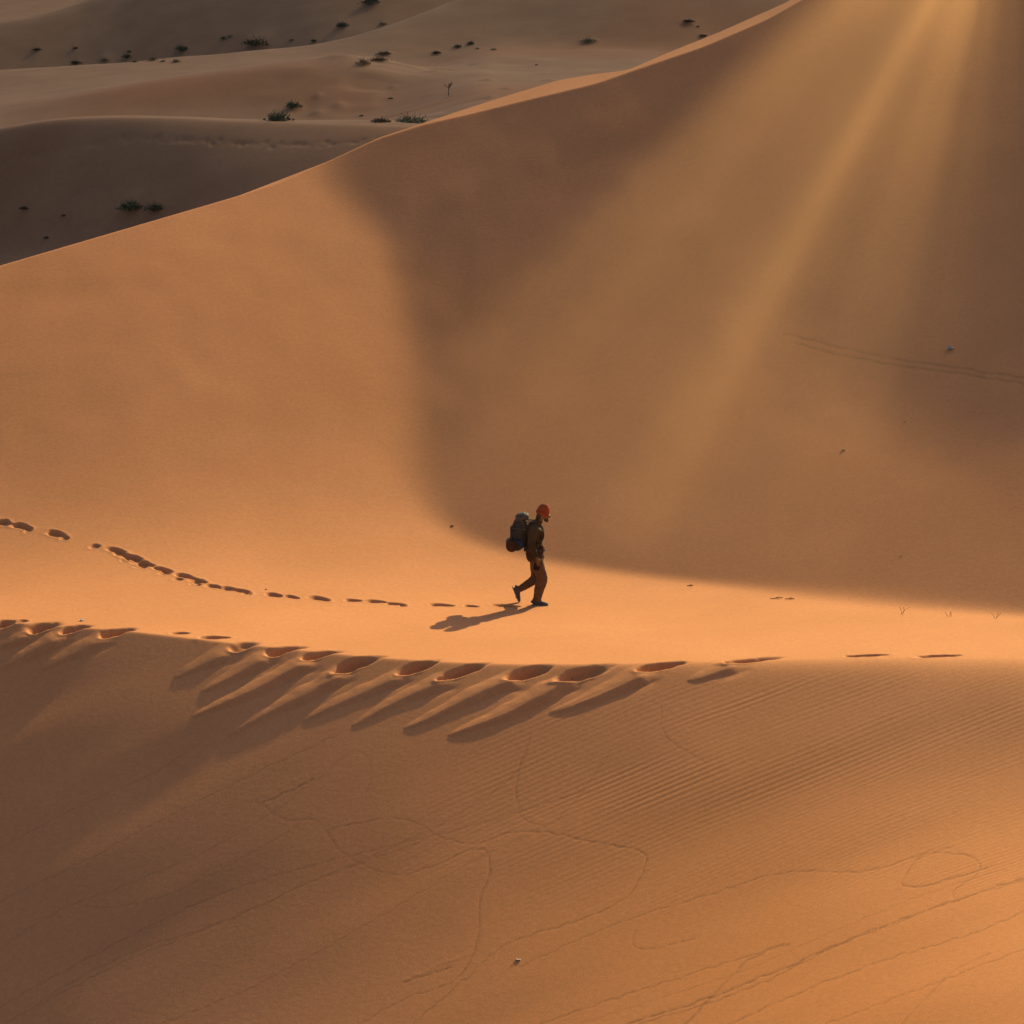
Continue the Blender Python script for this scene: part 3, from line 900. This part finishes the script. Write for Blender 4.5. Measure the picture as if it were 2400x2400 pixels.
for i, (px, py, w, kind, lab) in enumerate(SHRUBS):
    x, y, z = cast(px, py, 96, 600, .1)
    size = max(w, 6) * 1.2 * y / 6419.0
    root = empty('desert_shrub', (x, y, z - .02 * size), i * 1.7, size * 1.15)
    root.scale = (size * 1.15, size * 1.15, size * (1.0 if kind in ('tan', 'green') else .8))
    tag(root, lab, 'shrub', 'desert shrubs on the dunes behind')
    f, st = PROTO[kind][i % 3]
    fo = bpy.data.objects.new('foliage', f); COL.objects.link(fo); fo.parent = root
    so = bpy.data.objects.new('stem', st); COL.objects.link(so); so.parent = root

# bare dead bush
def twig_tree(seed, h, depth=4):
    R = random.Random(seed); V, F = [], []
    def seg(p, d, L, r, k):
        q = p + d * L
        u = d.cross(Vector((.3, 1, .2))).normalized(); w = d.cross(u)
        b = len(V)
        for c, rr in ((p, r), (q, r * .65)):
            for a in range(5): V.append(tuple(c + (u * math.cos(a * 1.257) + w * math.sin(a * 1.257)) * rr))
        for a in range(5): F.append((b + a, b + (a + 1) % 5, b + 5 + (a + 1) % 5, b + 5 + a))
        if k:
            for _ in range(3):
                nd = (d + Vector((R.gauss(0, .6), R.gauss(0, .6), R.gauss(0, .3)))).normalized()
                if nd.z < .05: nd.z = .1
                seg(q, nd.normalized(), L * R.uniform(.6, .9), r * .62, k - 1)
    seg(Vector((0, 0, -.05)), Vector((.05, 0, 1)).normalized(), h * .3, h * .035, depth)
    me = bpy.data.meshes.new('dead_bush'); me.from_pydata(V, [], F); return me
x, y, z = cast(846, 180, 96, 600, .1)
o = link_mesh('dead_bush', twig_tree(4, .8), mat('dead wood', (.07, .045, .03), .9)); o.location = (x, y, z)
tag(o, 'bare leafless bush with forked twigs on a small sand heap in the far valley', 'dead bush')

# ------------------------------------------------------------------ litter, twigs and pebbles lying on the sand
def scrap(name, px, py, w, m, label, cat, seed, up=.5):
    x, y, z = cast(px, py, 40, 99, .02)
    z = ground(x, y)
    size = w * y / 6419.0
    R = random.Random(seed); n = 5
    V = []; F = []
    for lay in (0, 1):
        for j in range(n):
            for i in range(n):
                R2 = random.Random(seed * 100 + j * n + i)
                V.append(((i / (n - 1) - .5) + R2.gauss(0, .07), ((j / (n - 1) - .5) * .7 + R2.gauss(0, .07)), R2.random() * up * .6 + .25 * up * math.sin(i * 1.9) - lay * .03))
    for lay in (0, 1):
        for j in range(n - 1):
            for i in range(n - 1):
                a = lay * n * n + j * n + i; q = (a, a + 1, a + n + 1, a + n)
                F.append(q if lay == 0 else q[::-1])
    ring = [(0, i) for i in range(n)] + [(j, n - 1) for j in range(1, n)] + [(n - 1, i) for i in range(n - 2, -1, -1)] + [(j, 0) for j in range(n - 2, 0, -1)]
    for k in range(len(ring)):
        a = ring[k][0] * n + ring[k][1]; b = ring[(k + 1) % len(ring)]; b = b[0] * n + b[1]
        F.append((a, a + n * n, b + n * n, b))
    me = bpy.data.meshes.new(name); me.from_pydata([(a * size, b * size, c * size) for a, b, c in V], [], F)
    o = link_mesh(name, me, m, None, False); o.location = (x, y, z + .006); o.rotation_euler = (0, 0, seed)
    tag(o, label, cat, 'scraps of litter on the sand')
M_WHITE = mat('white paper', (.82, .80, .76), .6, 20, .06)
M_FOIL = mat('blue grey wrapper', (.30, .36, .42), .45, 20, .3)
M_PINK = mat('faded card', (.75, .62, .55), .7, 20, .15)
scrap('paper_scrap', 155, 1171, 10, M_WHITE, 'crumpled white paper scrap just behind the crest at left', 'litter', 1, .3)
scrap('plastic_wrapper', 1792, 660, 15, M_FOIL, 'blue-grey plastic wrapper lying on the shaded dune face at right', 'litter', 2, .6)
scrap('card_scrap', 978, 1813, 9, M_PINK, 'small pinkish white scrap low on the near slope', 'litter', 3, .25)

M_TWIG = mat('dry twig', (.10, .055, .03), .9)
def twig(px, py, w, label, seed):
    x, y, z = cast(px, py, 40, 99, .02); z = ground(x, y); L = w * y / 6419.0
    R = random.Random(seed); V = []; F = []
    def chain(p, d, L, r, k=5):
        for s_ in range(k + 1):
            for a in range(5):
                V.append((p.x, p.y + math.cos(a * 1.257) * r, p.z + math.sin(a * 1.257) * r))
            b = len(V) - 5
            if s_:
                for a in range(5): F.append((b - 5 + a, b - 5 + (a + 1) % 5, b + (a + 1) % 5, b + a))
            p = p + d * (L / k) + Vector((0, R.gauss(0, .1) * L / k, abs(R.gauss(0, .12)) * L / k * (1 if s_ % 2 else -.8)))
    chain(Vector((-L / 2, 0, .012)), Vector((1, .1, .02)), L, .007)
    chain(Vector((-L * .1, 0, .02)), Vector((.8, .5, .15)), L * .4, .005)
    chain(Vector((L * .1, 0, .02)), Vector((.7, -.5, .1)), L * .35, .005)
    me = bpy.data.meshes.new('twig'); me.from_pydata(V, [], F)
    o = link_mesh('twig', me, M_TWIG); o.location = (x, y, z); tag(o, label, 'twig', 'dry twigs on the plateau')
twig(1465, 1130, 24, 'dark dry twig on the lit plateau right of the walker, left of its neighbour', 1)
twig(1490, 1131, 18, 'dark dry twig on the lit plateau right of the walker, right of its neighbour', 2)
twig(1302, 1106, 12, 'short twig at the foot of the shaded dune face', 3)

def grass(px, py, h, label, seed):
    x, y, z = cast(px, py, 40, 99, .02); z = ground(x, y); h = h * y / 6419.0
    R = random.Random(seed); V = []; F = []
    for i in range(3):
        p = Vector((R.gauss(0, .02), 0, -.01)); d = Vector((R.gauss(0, .3), R.gauss(0, .2), 1))
        for s_ in range(5):
            V += [(p.x - .0035, p.y, p.z), (p.x + .0035, p.y, p.z), (p.x, p.y + .005, p.z)]
            b = len(V) - 3
            if s_:
                for a in range(3): F.append((b - 3 + a, b - 3 + (a + 1) % 3, b + (a + 1) % 3, b + a))
            p = p + d * (h / 4); d = d + Vector((R.gauss(0, .3), 0, -.15))
    me = bpy.data.meshes.new('grass_stalk'); me.from_pydata(V, [], F)
    o = link_mesh('grass_stalk', me, M_TWIG); o.location = (x, y, z); tag(o, label, 'grass stalk', 'dry stalks on the plateau')
grass(1700, 1158, 18, 'thin dry grass stalk at the far lip of the plateau, leftmost of three', 1)
grass(1790, 1163, 13, 'thin dry grass stalk at the far lip of the plateau, middle of three', 2)
grass(1880, 1166, 15, 'thin dry grass stalk at the far lip of the plateau, rightmost of three', 3)

M_STONE = mat('dark pebble', (.10, .06, .04), .8)
def pebble(px, py, w, label, seed):
    x, y, z = cast(px, py, 40, 99, .02); z = ground(x, y); r = w * y / 6419.0 / 2
    bm = bmesh.new(); bmesh.ops.create_icosphere(bm, subdivisions=2, radius=r)
    R = random.Random(seed)
    for v in bm.verts: v.co *= 1 + R.gauss(0, .10); v.co.z *= .3
    me = bpy.data.meshes.new('pebble'); bm.to_mesh(me); bm.free()
    o = link_mesh('pebble', me, M_STONE); o.location = (x, y, z + r * .08); tag(o, label, 'pebble', 'dark pebbles on the sand')
pebble(853, 992, 7, 'small dark pebble on the lit sand left of the walker, at the shadow edge', 1)
pebble(1592, 849, 8, 'small dark pebble on the shaded dune face below the wrapper', 2)
pebble(1708, 795, 4, 'tiny dark pebble on the shaded dune face right below the wheel tracks', 3)
pebble(1700, 1049, 4, 'tiny dark pebble low on the shaded dune face', 4)
pebble(502, 1112, 5, 'tiny dark pebble just above the trail of footprints', 5)
pebble(1080, 1271, 4, 'tiny pebble between the prints on the crest', 6)

# ------------------------------------------------------------------ the walker
def loft(sections, nseg=20, wrinkle=0.0, seed=0, cap=True):
    """tube through (x, y, z, depth radius, width radius)"""
    P = [Vector(s_[:3]) for s_ in sections]
    # resample smoothly
    out = []
    for i in range(len(P) - 1):
        a = sections[max(i - 1, 0)]; b = sections[i]; c = sections[i + 1]; d = sections[min(i + 2, len(P) - 1)]
        for k in range(4):
            u = k / 4
            out.append([.5 * (2 * b[j] + (-a[j] + c[j]) * u + (2 * a[j] - 5 * b[j] + 4 * c[j] - d[j]) * u * u + (-a[j] + 3 * b[j] - 3 * c[j] + d[j]) * u ** 3) for j in range(5)])
    out.append(list(sections[-1]))
    V, F = [], []
    R = random.Random(seed)
    for i, s_ in enumerate(out):
        p = Vector(s_[:3])
        t = (Vector(out[min(i + 1, len(out) - 1)][:3]) - Vector(out[max(i - 1, 0)][:3])).normalized()
        w = Vector((0, 1, 0)); w = (w - t * w.dot(t)).normalized(); u = w.cross(t).normalized()
        for k in range(nseg):
            a = 6.28318 * k / nseg
            wr = 1 + wrinkle * (math.sin(i * 1.9 + seed + 2 * math.sin(a * 2 + seed)) * .6 + math.sin(i * .9 + a * 3) * .4)
            V.append(tuple(p + u * math.cos(a) * s_[3] * wr + w * math.sin(a) * s_[4] * wr))
        if i:
            b = len(V) - nseg
            for k in range(nseg): F.append((b - nseg + k, b - nseg + (k + 1) % nseg, b + (k + 1) % nseg, b + k))
    if cap:
        F.append(tuple(range(nseg))[::-1]); F.append(tuple(range(len(V) - nseg, len(V))))
    return V, F
def join(*parts):
    V, F = [], []
    for v, f in parts:
        b = len(V); V += v; F += [tuple(i + b for i in q) for q in f]
    return V, F
def make(name, vf, m, parent, sub=0):
    me = bpy.data.meshes.new(name); me.from_pydata(vf[0], [], vf[1])
    bm = bmesh.new(); bm.from_mesh(me); bmesh.ops.recalc_face_normals(bm, faces=bm.faces); bm.to_mesh(me); bm.free()
    o = link_mesh(name, me, m, parent)
    if sub:
        md = o.modifiers.new('s', 'SUBSURF'); md.levels = md.render_levels = sub
    return o
def rbox(cx, cy, cz, sx, sy, sz, bev=.3, rot=0.0, n=6):
    """superellipsoid box"""
    V, F = [], []
    nu, nv = 20, 12
    e = bev
    def pw(c): return math.copysign(abs(c) ** e, c)
    for j in range(nv + 1):
        ph = -math.pi / 2 + math.pi * j / nv
        for i in range(nu):
            th = 2 * math.pi * i / nu
            x = pw(math.cos(ph)) * pw(math.cos(th)) * sx; y = pw(math.cos(ph)) * pw(math.sin(th)) * sy; z = pw(math.sin(ph)) * sz
            xr = x * math.cos(rot) + z * math.sin(rot); zr = -x * math.sin(rot) + z * math.cos(rot)
            V.append((cx + xr, cy + y, cz + zr))
    for j in range(nv):
        for i in range(nu):
            a = j * nu + i; b = j * nu + (i + 1) % nu
            F.append((a, b, b + nu, a + nu))
    return V, F

M_SKIN = mat('skin', (.20, .10, .06), .6, 30, .1)
M_JACK = mat('olive brown jacket', (.048, .034, .019), .85, 9, .3)
M_RUST = mat('rust brown vest', (.060, .024, .012), .85, 9, .3)
M_TROU = mat('brown trousers', (.135, .075, .036), .85, 8, .25)
M_DARK = mat('dark pocket cloth', (.025, .016, .012), .9)
M_HAT = mat('red orange knit', (.27, .024, .008), .85, 40, .25)
M_SHOE = mat('grey blue shoe', (.085, .082, .088), .7, 25, .25)
M_SOLE = mat('shoe sole', (.26, .24, .23), .7)
M_HAIR = mat('dark hair', (.018, .012, .009), .8)
M_PACK = mat('black grey pack cloth', (.030, .032, .034), .8, 14, .35)
M_LID = mat('grey pack lid', (.050, .052, .054), .7, 14, .3)
M_BLUE = mat('blue cloth', (.012, .032, .075), .7)
M_ROLL = mat('brown bedroll', (.055, .024, .014), .9, 14, .3)
M_STRAP = mat('webbing', (.10, .10, .095), .6)
M_EYE = mat('eye', (.02, .015, .01), .3)

WX, WY, _ = cast(1013, 1140, 50, 70, .01)
WZ = ground(WX, WY) - .008
SCL = 1.035
def walker():
    # skeleton: (x, y, z, radius)
    J = {
     'pelvis': (-.03, 0, .90, .105), 'waist': (-.05, 0, 1.04, .095), 'chest': (-.05, 0, 1.26, .115), 'neckb': (-.01, 0, 1.41, .06),
     'neck': (.045, 0, 1.475, .052), 'skull': (.10, 0, 1.60, .090), 'crown': (.12, 0, 1.675, .075), 'face': (.155, 0, 1.56, .068), 'jaw': (.165, 0, 1.495, .042),
     'nose': (.238, 0, 1.555, .013),
     'sn': (-.05, -.165, 1.37, .055), 'en': (-.10, -.225, 1.09, .040), 'wn': (-.005, -.215, .865, .026),
     'sf': (-.05, .165, 1.37, .055), 'ef': (-.06, .225, 1.10, .040), 'wf': (.06, .20, .885, .026),
     'hn': (-.03, -.085, .86, .080), 'kn': (.085, -.085, .48, .052), 'an': (.00, -.085, .10, .036), 'tn': (.13, -.085, .035, .030),
     'hf': (-.03, .085, .86, .080), 'kf': (-.03, .085, .47, .052), 'af': (-.315, .085, .235, .036), 'tf': (-.355, .085, .09, .028),
     'pn': (.018, -.212, .815, .026), 'pf': (.085, .197, .835, .026)}
    E = [('pelvis', 'waist'), ('waist', 'chest'), ('chest', 'neckb'), ('neckb', 'neck'), ('neck', 'skull'), ('skull', 'crown'), ('skull', 'face'), ('face', 'jaw'), ('face', 'nose'),
         ('chest', 'sn'), ('sn', 'en'), ('en', 'wn'), ('chest', 'sf'), ('sf', 'ef'), ('ef', 'wf'), ('pelvis', 'hn'), ('hn', 'kn'), ('kn', 'an'), ('an', 'tn'),
         ('pelvis', 'hf'), ('hf', 'kf'), ('kf', 'af'), ('af', 'tf'), ('wn', 'pn'), ('wf', 'pf')]
    # fingers, slightly curled, and the thumb from the side of the palm
    for side, (bx, by, bz), sg in (('n', J['pn'][:3], -1), ('f', J['pf'][:3], 1)):
        for i, (off, L) in enumerate([(.022, .066), (.007, .074), (-.008, .070), (-.022, .056)]):
            a, b, c = f'f{side}{i}a', f'f{side}{i}b', f'f{side}{i}c'
            J[a] = (bx + off, by, bz - .035, .0095); J[b] = (bx + off + .004, by - sg * .004, bz - .035 - L * .55, .0085); J[c] = (bx + off + .0, by - sg * .022, bz - .035 - L, .007)
            E += [('p' + side, a), (a, b), (b, c)]
        J[f't{side}a'] = (bx + .034, by - sg * .006, bz + .002, .010); J[f't{side}b'] = (bx + .050, by - sg * .014, bz - .035, .0085)
        E += [('p' + side, f't{side}a'), (f't{side}a', f't{side}b')]
    names = list(J)
    me = bpy.data.meshes.new('person')
    me.from_pydata([J[n][:3] for n in names], [(names.index(a), names.index(b)) for a, b in E], [])
    tmp = bpy.data.objects.new('tmp', me); COL.objects.link(tmp)
    md = tmp.modifiers.new('skin', 'SKIN')
    lay = me.skin_vertices[0].data if me.skin_vertices else None
    if lay is None:
        bm = bmesh.new(); bm.from_mesh(me); bm.verts.layers.skin.verify(); bm.to_mesh(me); bm.free(); lay = me.skin_vertices[0].data
    for i, n in enumerate(names):
        r = J[n][3]; lay[i].radius = (r, r); lay[i].use_root = (n == 'pelvis')
    sb = tmp.modifiers.new('s', 'SUBSURF'); sb.levels = sb.render_levels = 2
    dg = bpy.context.evaluated_depsgraph_get(); dg.update()
    body = bpy.data.meshes.new_from_object(tmp.evaluated_get(dg))
    bpy.data.objects.remove(tmp)
    body.name = 'person'
    body.materials.clear()
    P = link_mesh('person', body, M_SKIN)
    P.location = (WX, WY, WZ); P.scale = (SCL, SCL, SCL)
    tag(P, 'person in red beanie, olive jacket and brown trousers walking right with head bowed', 'person')
    # jacket: body, then both sleeves
    tor = loft([(-.02, 0, .79, .140, .172), (-.03, 0, .86, .158, .185), (-.045, 0, .98, .150, .172), (-.05, 0, 1.12, .152, .176), (-.045, 0, 1.26, .156, .188),
                (-.045, 0, 1.36, .134, .178), (-.02, 0, 1.42, .092, .118), (.01, 0, 1.455, .064, .07)], 24, .045, 1)
    sl_n = loft([(-.05, -.13, 1.385, .07, .06), (-.055, -.185, 1.36, .080, .060), (-.08, -.22, 1.22, .074, .058), (-.10, -.238, 1.09, .066, .054), (-.06, -.235, .98, .060, .050), (-.012, -.222, .885, .046, .042)], 16, .06, 2)
    sl_f = loft([(-.05, .13, 1.385, .07, .06), (-.05, .185, 1.36, .078, .060), (-.06, .22, 1.22, .070, .056), (-.06, .235, 1.10, .062, .052), (0, .225, 1.0, .056, .048), (.05, .206, .905, .044, .040)], 16, .06, 3)
    jk = make('jacket', join(tor, sl_n, sl_f), M_JACK, P)
    make('collar', loft([(.005, 0, 1.43, .075, .082), (.03, 0, 1.475, .070, .074), (.04, 0, 1.50, .066, .070)], 18, .02, 4), M_JACK, jk)
    make('chest_pocket', rbox(.075, -.085, 1.24, .030, .055, .075, .4, .05), M_RUST, jk)
    make('hem_pocket', rbox(.085, -.09, 1.00, .030, .050, .065, .4, -.05), M_RUST, jk)
    # trousers
    hip = loft([(-.03, 0, .93, .115, .155), (-.03, 0, .87, .128, .168), (-.02, 0, .80, .120, .160), (-.02, 0, .76, .08, .12)], 24, .02, 5)
    ln = loft([(-.03, -.085, .90, .105, .085), (-.01, -.09, .80, .112, .095), (.035, -.09, .66, .105, .088), (.075, -.09, .53, .098, .082), (.085, -.09, .47, .100, .080),
               (.065, -.09, .38, .095, .076), (.035, -.09, .27, .085, .070), (.015, -.09, .17, .074, .064), (.005, -.09, .095, .070, .060), (.004, -.09, .07, .066, .058)], 20, .035, 6)
    lf = loft([(-.03, .085, .90, .105, .085), (-.02, .09, .80, .108, .092), (-.02, .09, .66, .098, .085), (-.02, .09, .53, .086, .078), (-.035, .09, .45, .084, .074),
               (-.10, .09, .385, .078, .070), (-.19, .09, .325, .070, .064), (-.27, .09, .275, .060, .056), (-.305, .09, .25, .055, .052)], 20, .04, 7)
    tr = make('trousers', join(hip, ln, lf), M_TROU, P)
    make('cargo_pocket', rbox(-.005, -.182, .70, .055, .018, .060, .4, .25), M_DARK, tr)
    # shoes
    def shoe(name, base, ang):
        ca, sa = math.cos(ang), math.sin(ang)
        def tr_(vf):
            V = []
            for x_, y_, z_ in vf[0]:
                V.append((base[0] + x_ * ca + z_ * sa, base[1] + y_, base[2] - x_ * sa + z_ * ca))
            return V, vf[1]
        up = loft([(-.085, 0, .045, .030, .030), (-.07, 0, .055, .048, .040), (-.01, 0, .060, .052, .043), (.06, 0, .048, .040, .046), (.13, 0, .038, .030, .046), (.180, 0, .030, .020, .032), (.195, 0, .026, .008, .014)], 16, .0, 8)
        an = loft([(-.04, 0, .05, .042, .038), (-.035, 0, .09, .046, .040), (-.03, 0, .125, .045, .040)], 16, 0, 9)
        sh = make(name, tr_(join(up, an)), M_SHOE, P)
        so = loft([(-.10, 0, .008, .010, .030), (-.08, 0, .010, .013, .043), (0, 0, .010, .013, .044), (.08, 0, .010, .013, .050), (.15, 0, .011, .012, .048), (.20, 0, .015, .009, .026)], 12, 0, 0)
        make('sole', tr_(so), M_SOLE, sh)
        for k in range(3):
            make('lace', tr_(rbox(.035 + k * .022, 0, .098 - k * .010, .005, .028, .004, .8)), M_SOLE, sh)
    shoe('shoe', (.0, -.09, .0), 0.0)
    shoe('shoe', (-.395, .09, .205), 1.20)
    # beanie
    V, F = [], []
    nu, nv = 28, 14
    for j in range(nv + 1):
        ph = -.45 + (math.pi / 2 + .45) * j / nv
        for i in range(nu):
            th = 6.28318 * i / nu; rib = 1 + .018 * math.cos(th * 14)
            sq = 1 + .10 * max(0, math.sin(ph)) * math.cos(th - 3.1)
            V.append((math.cos(ph) * math.cos(th) * .112 * rib * sq, math.cos(ph) * math.sin(th) * .098 * rib, math.sin(ph) * .140))
    for j in range(nv):
        for i in range(nu): F.append((j * nu + i, j * nu + (i + 1) % nu, (j + 1) * nu + (i + 1) % nu, (j + 1) * nu + i))
    tlt = .42
    def tl(v): return (v[0] * math.cos(tlt) + v[2] * math.sin(tlt) + .108, v[1], -v[0] * math.sin(tlt) + v[2] * math.cos(tlt) + 1.640)
    bn = make('beanie', ([tl(v) for v in V], F), M_HAT, P)
    V2, F2 = [], []
    for j in range(7):
        a = 6.28318 * j / 6
        for i in range(nu):
            th = 6.28318 * i / nu; rib = 1 + .02 * math.cos(th * 14)
            rr = 1 + .10 * math.cos(a)
            V2.append((math.cos(th) * .106 * rib * rr, math.sin(th) * .093 * rib * rr, -.035 + .034 * math.sin(a)))
    for j in range(6):
        for i in range(nu): F2.append((j * nu + i, j * nu + (i + 1) % nu, (j + 1) * nu + (i + 1) % nu, (j + 1) * nu + i))
    make('turned_up_brim', ([tl(v) for v in V2], F2), M_HAT, bn)
    hair = join(rbox(.035, 0, 1.555, .050, .082, .060, .8, .3), rbox(.158, 0, 1.492, .046, .052, .034, .8, .5))
    make('hair', hair, M_HAIR, P)
    for sg in (-1, 1):
        make('eye', rbox(.207, sg * .030, 1.568, .010, .013, .008, .9), M_EYE, P)
        make('ear', rbox(.085, sg * .092, 1.555, .020, .010, .032, .8, .3), M_SKIN, P)
walker()

def pack():
    root = empty('backpack', (WX - .285 * SCL, WY, WZ + 1.0 * SCL))
    root.scale = (SCL, SCL, SCL)
    tag(root, 'large black and grey trekking backpack with a bedroll, worn on the walker\'s back', 'backpack')
    def sh(vf): return [(x + .30, y, z - 1.0) for x, y, z in vf[0]], vf[1]
    body = make('main_bag', sh(loft([(-.30, 0, .985, .06, .10), (-.315, 0, 1.02, .115, .150), (-.315, 0, 1.12, .145, .165), (-.31, 0, 1.28, .145, .165), (-.30, 0, 1.42, .135, .155),
                              (-.300, 0, 1.49, .100, .140), (-.29, 0, 1.52, .05, .09)], 24, .03, 21)), M_PACK, root)
    make('front_pocket', sh(rbox(-.445, 0, 1.26, .035, .115, .13, .45)), M_PACK, body)
    lid = make('lid', sh(rbox(-.270, 0, 1.545, .118, .148, .055, .5, -.18)), M_LID, root)
    make('lid_pocket', sh(rbox(-.285, 0, 1.590, .075, .11, .030, .6, -.25)), M_LID, lid)
    make('buckle', sh(rbox(-.385, -.05, 1.49, .010, .016, .020, .5)), M_STRAP, lid)
    for sg in (-1, 1):
        make('side_pocket', sh(rbox(-.33, sg * .165, 1.10, .085, .035, .075, .5)), M_BLUE, root)
        make('compression_strap', sh(loft([(-.44, sg * .13, 1.36, .004, .012), (-.36, sg * .172, 1.37, .004, .012), (-.26, sg * .172, 1.36, .004, .012), (-.2, sg * .15, 1.35, .004, .012)], 8)), M_STRAP, root)
        make('shoulder_strap', sh(loft([(-.20, sg * .10, 1.47, .012, .028), (-.12, sg * .105, 1.475, .014, .030), (-.03, sg * .115, 1.455, .014, .030), (.055, sg * .125, 1.38, .014, .030),
                                         (.098, sg * .130, 1.28, .013, .028), (.085, sg * .150, 1.18, .011, .024), (.0, sg * .185, 1.10, .009, .020), (-.2, sg * .16, 1.05, .009, .018)], 10)), M_PACK, root)
    make('hip_belt', sh(join(loft([(-.24, -.15, 1.00, .03, .012), (-.10, -.185, .985, .035, .014), (.02, -.165, .975, .030, .014), (.115, -.07, .97, .018, .012), (.120, 0, .97, .015, .012)], 10),
                             loft([(-.24, .15, 1.00, .03, .012), (-.10, .185, .985, .035, .014), (.02, .165, .975, .030, .014), (.115, .07, .97, .018, .012), (.120, 0, .97, .015, .012)], 10))), M_PACK, root)
    # rolled mat strapped across the back
    V, F = [], []
    nu = 20
    for k, y in enumerate([-.235, -.225, -.10, .10, .225, .235]):
        r = .085 if k in (0, 5) else .100
        for i in range(nu):
            a = 6.28318 * i / nu; V.append((-.452 + math.cos(a) * r * (1 + .03 * math.sin(a * 3)), y, 1.065 + math.sin(a) * r))
        if k:
            b = k * nu
            for i in range(nu): F.append((b - nu + i, b - nu + (i + 1) % nu, b + (i + 1) % nu, b + i))
    F += [tuple(range(nu)), tuple(range(5 * nu, 6 * nu))]
    rl = make('bedroll', sh((V, F)), M_ROLL, root)
    for y in (-.13, .13):
        Vs, Fs = [], []
        for k, yy in enumerate((y - .012, y + .012)):
            for i in range(nu):
                a = 6.28318 * i / nu; Vs.append((-.452 + math.cos(a) * .106, yy, 1.065 + math.sin(a) * .106))
        for i in range(nu): Fs.append((i, (i + 1) % nu, nu + (i + 1) % nu, nu + i))
        make('strap', sh((Vs, Fs)), M_STRAP, rl)
pack()
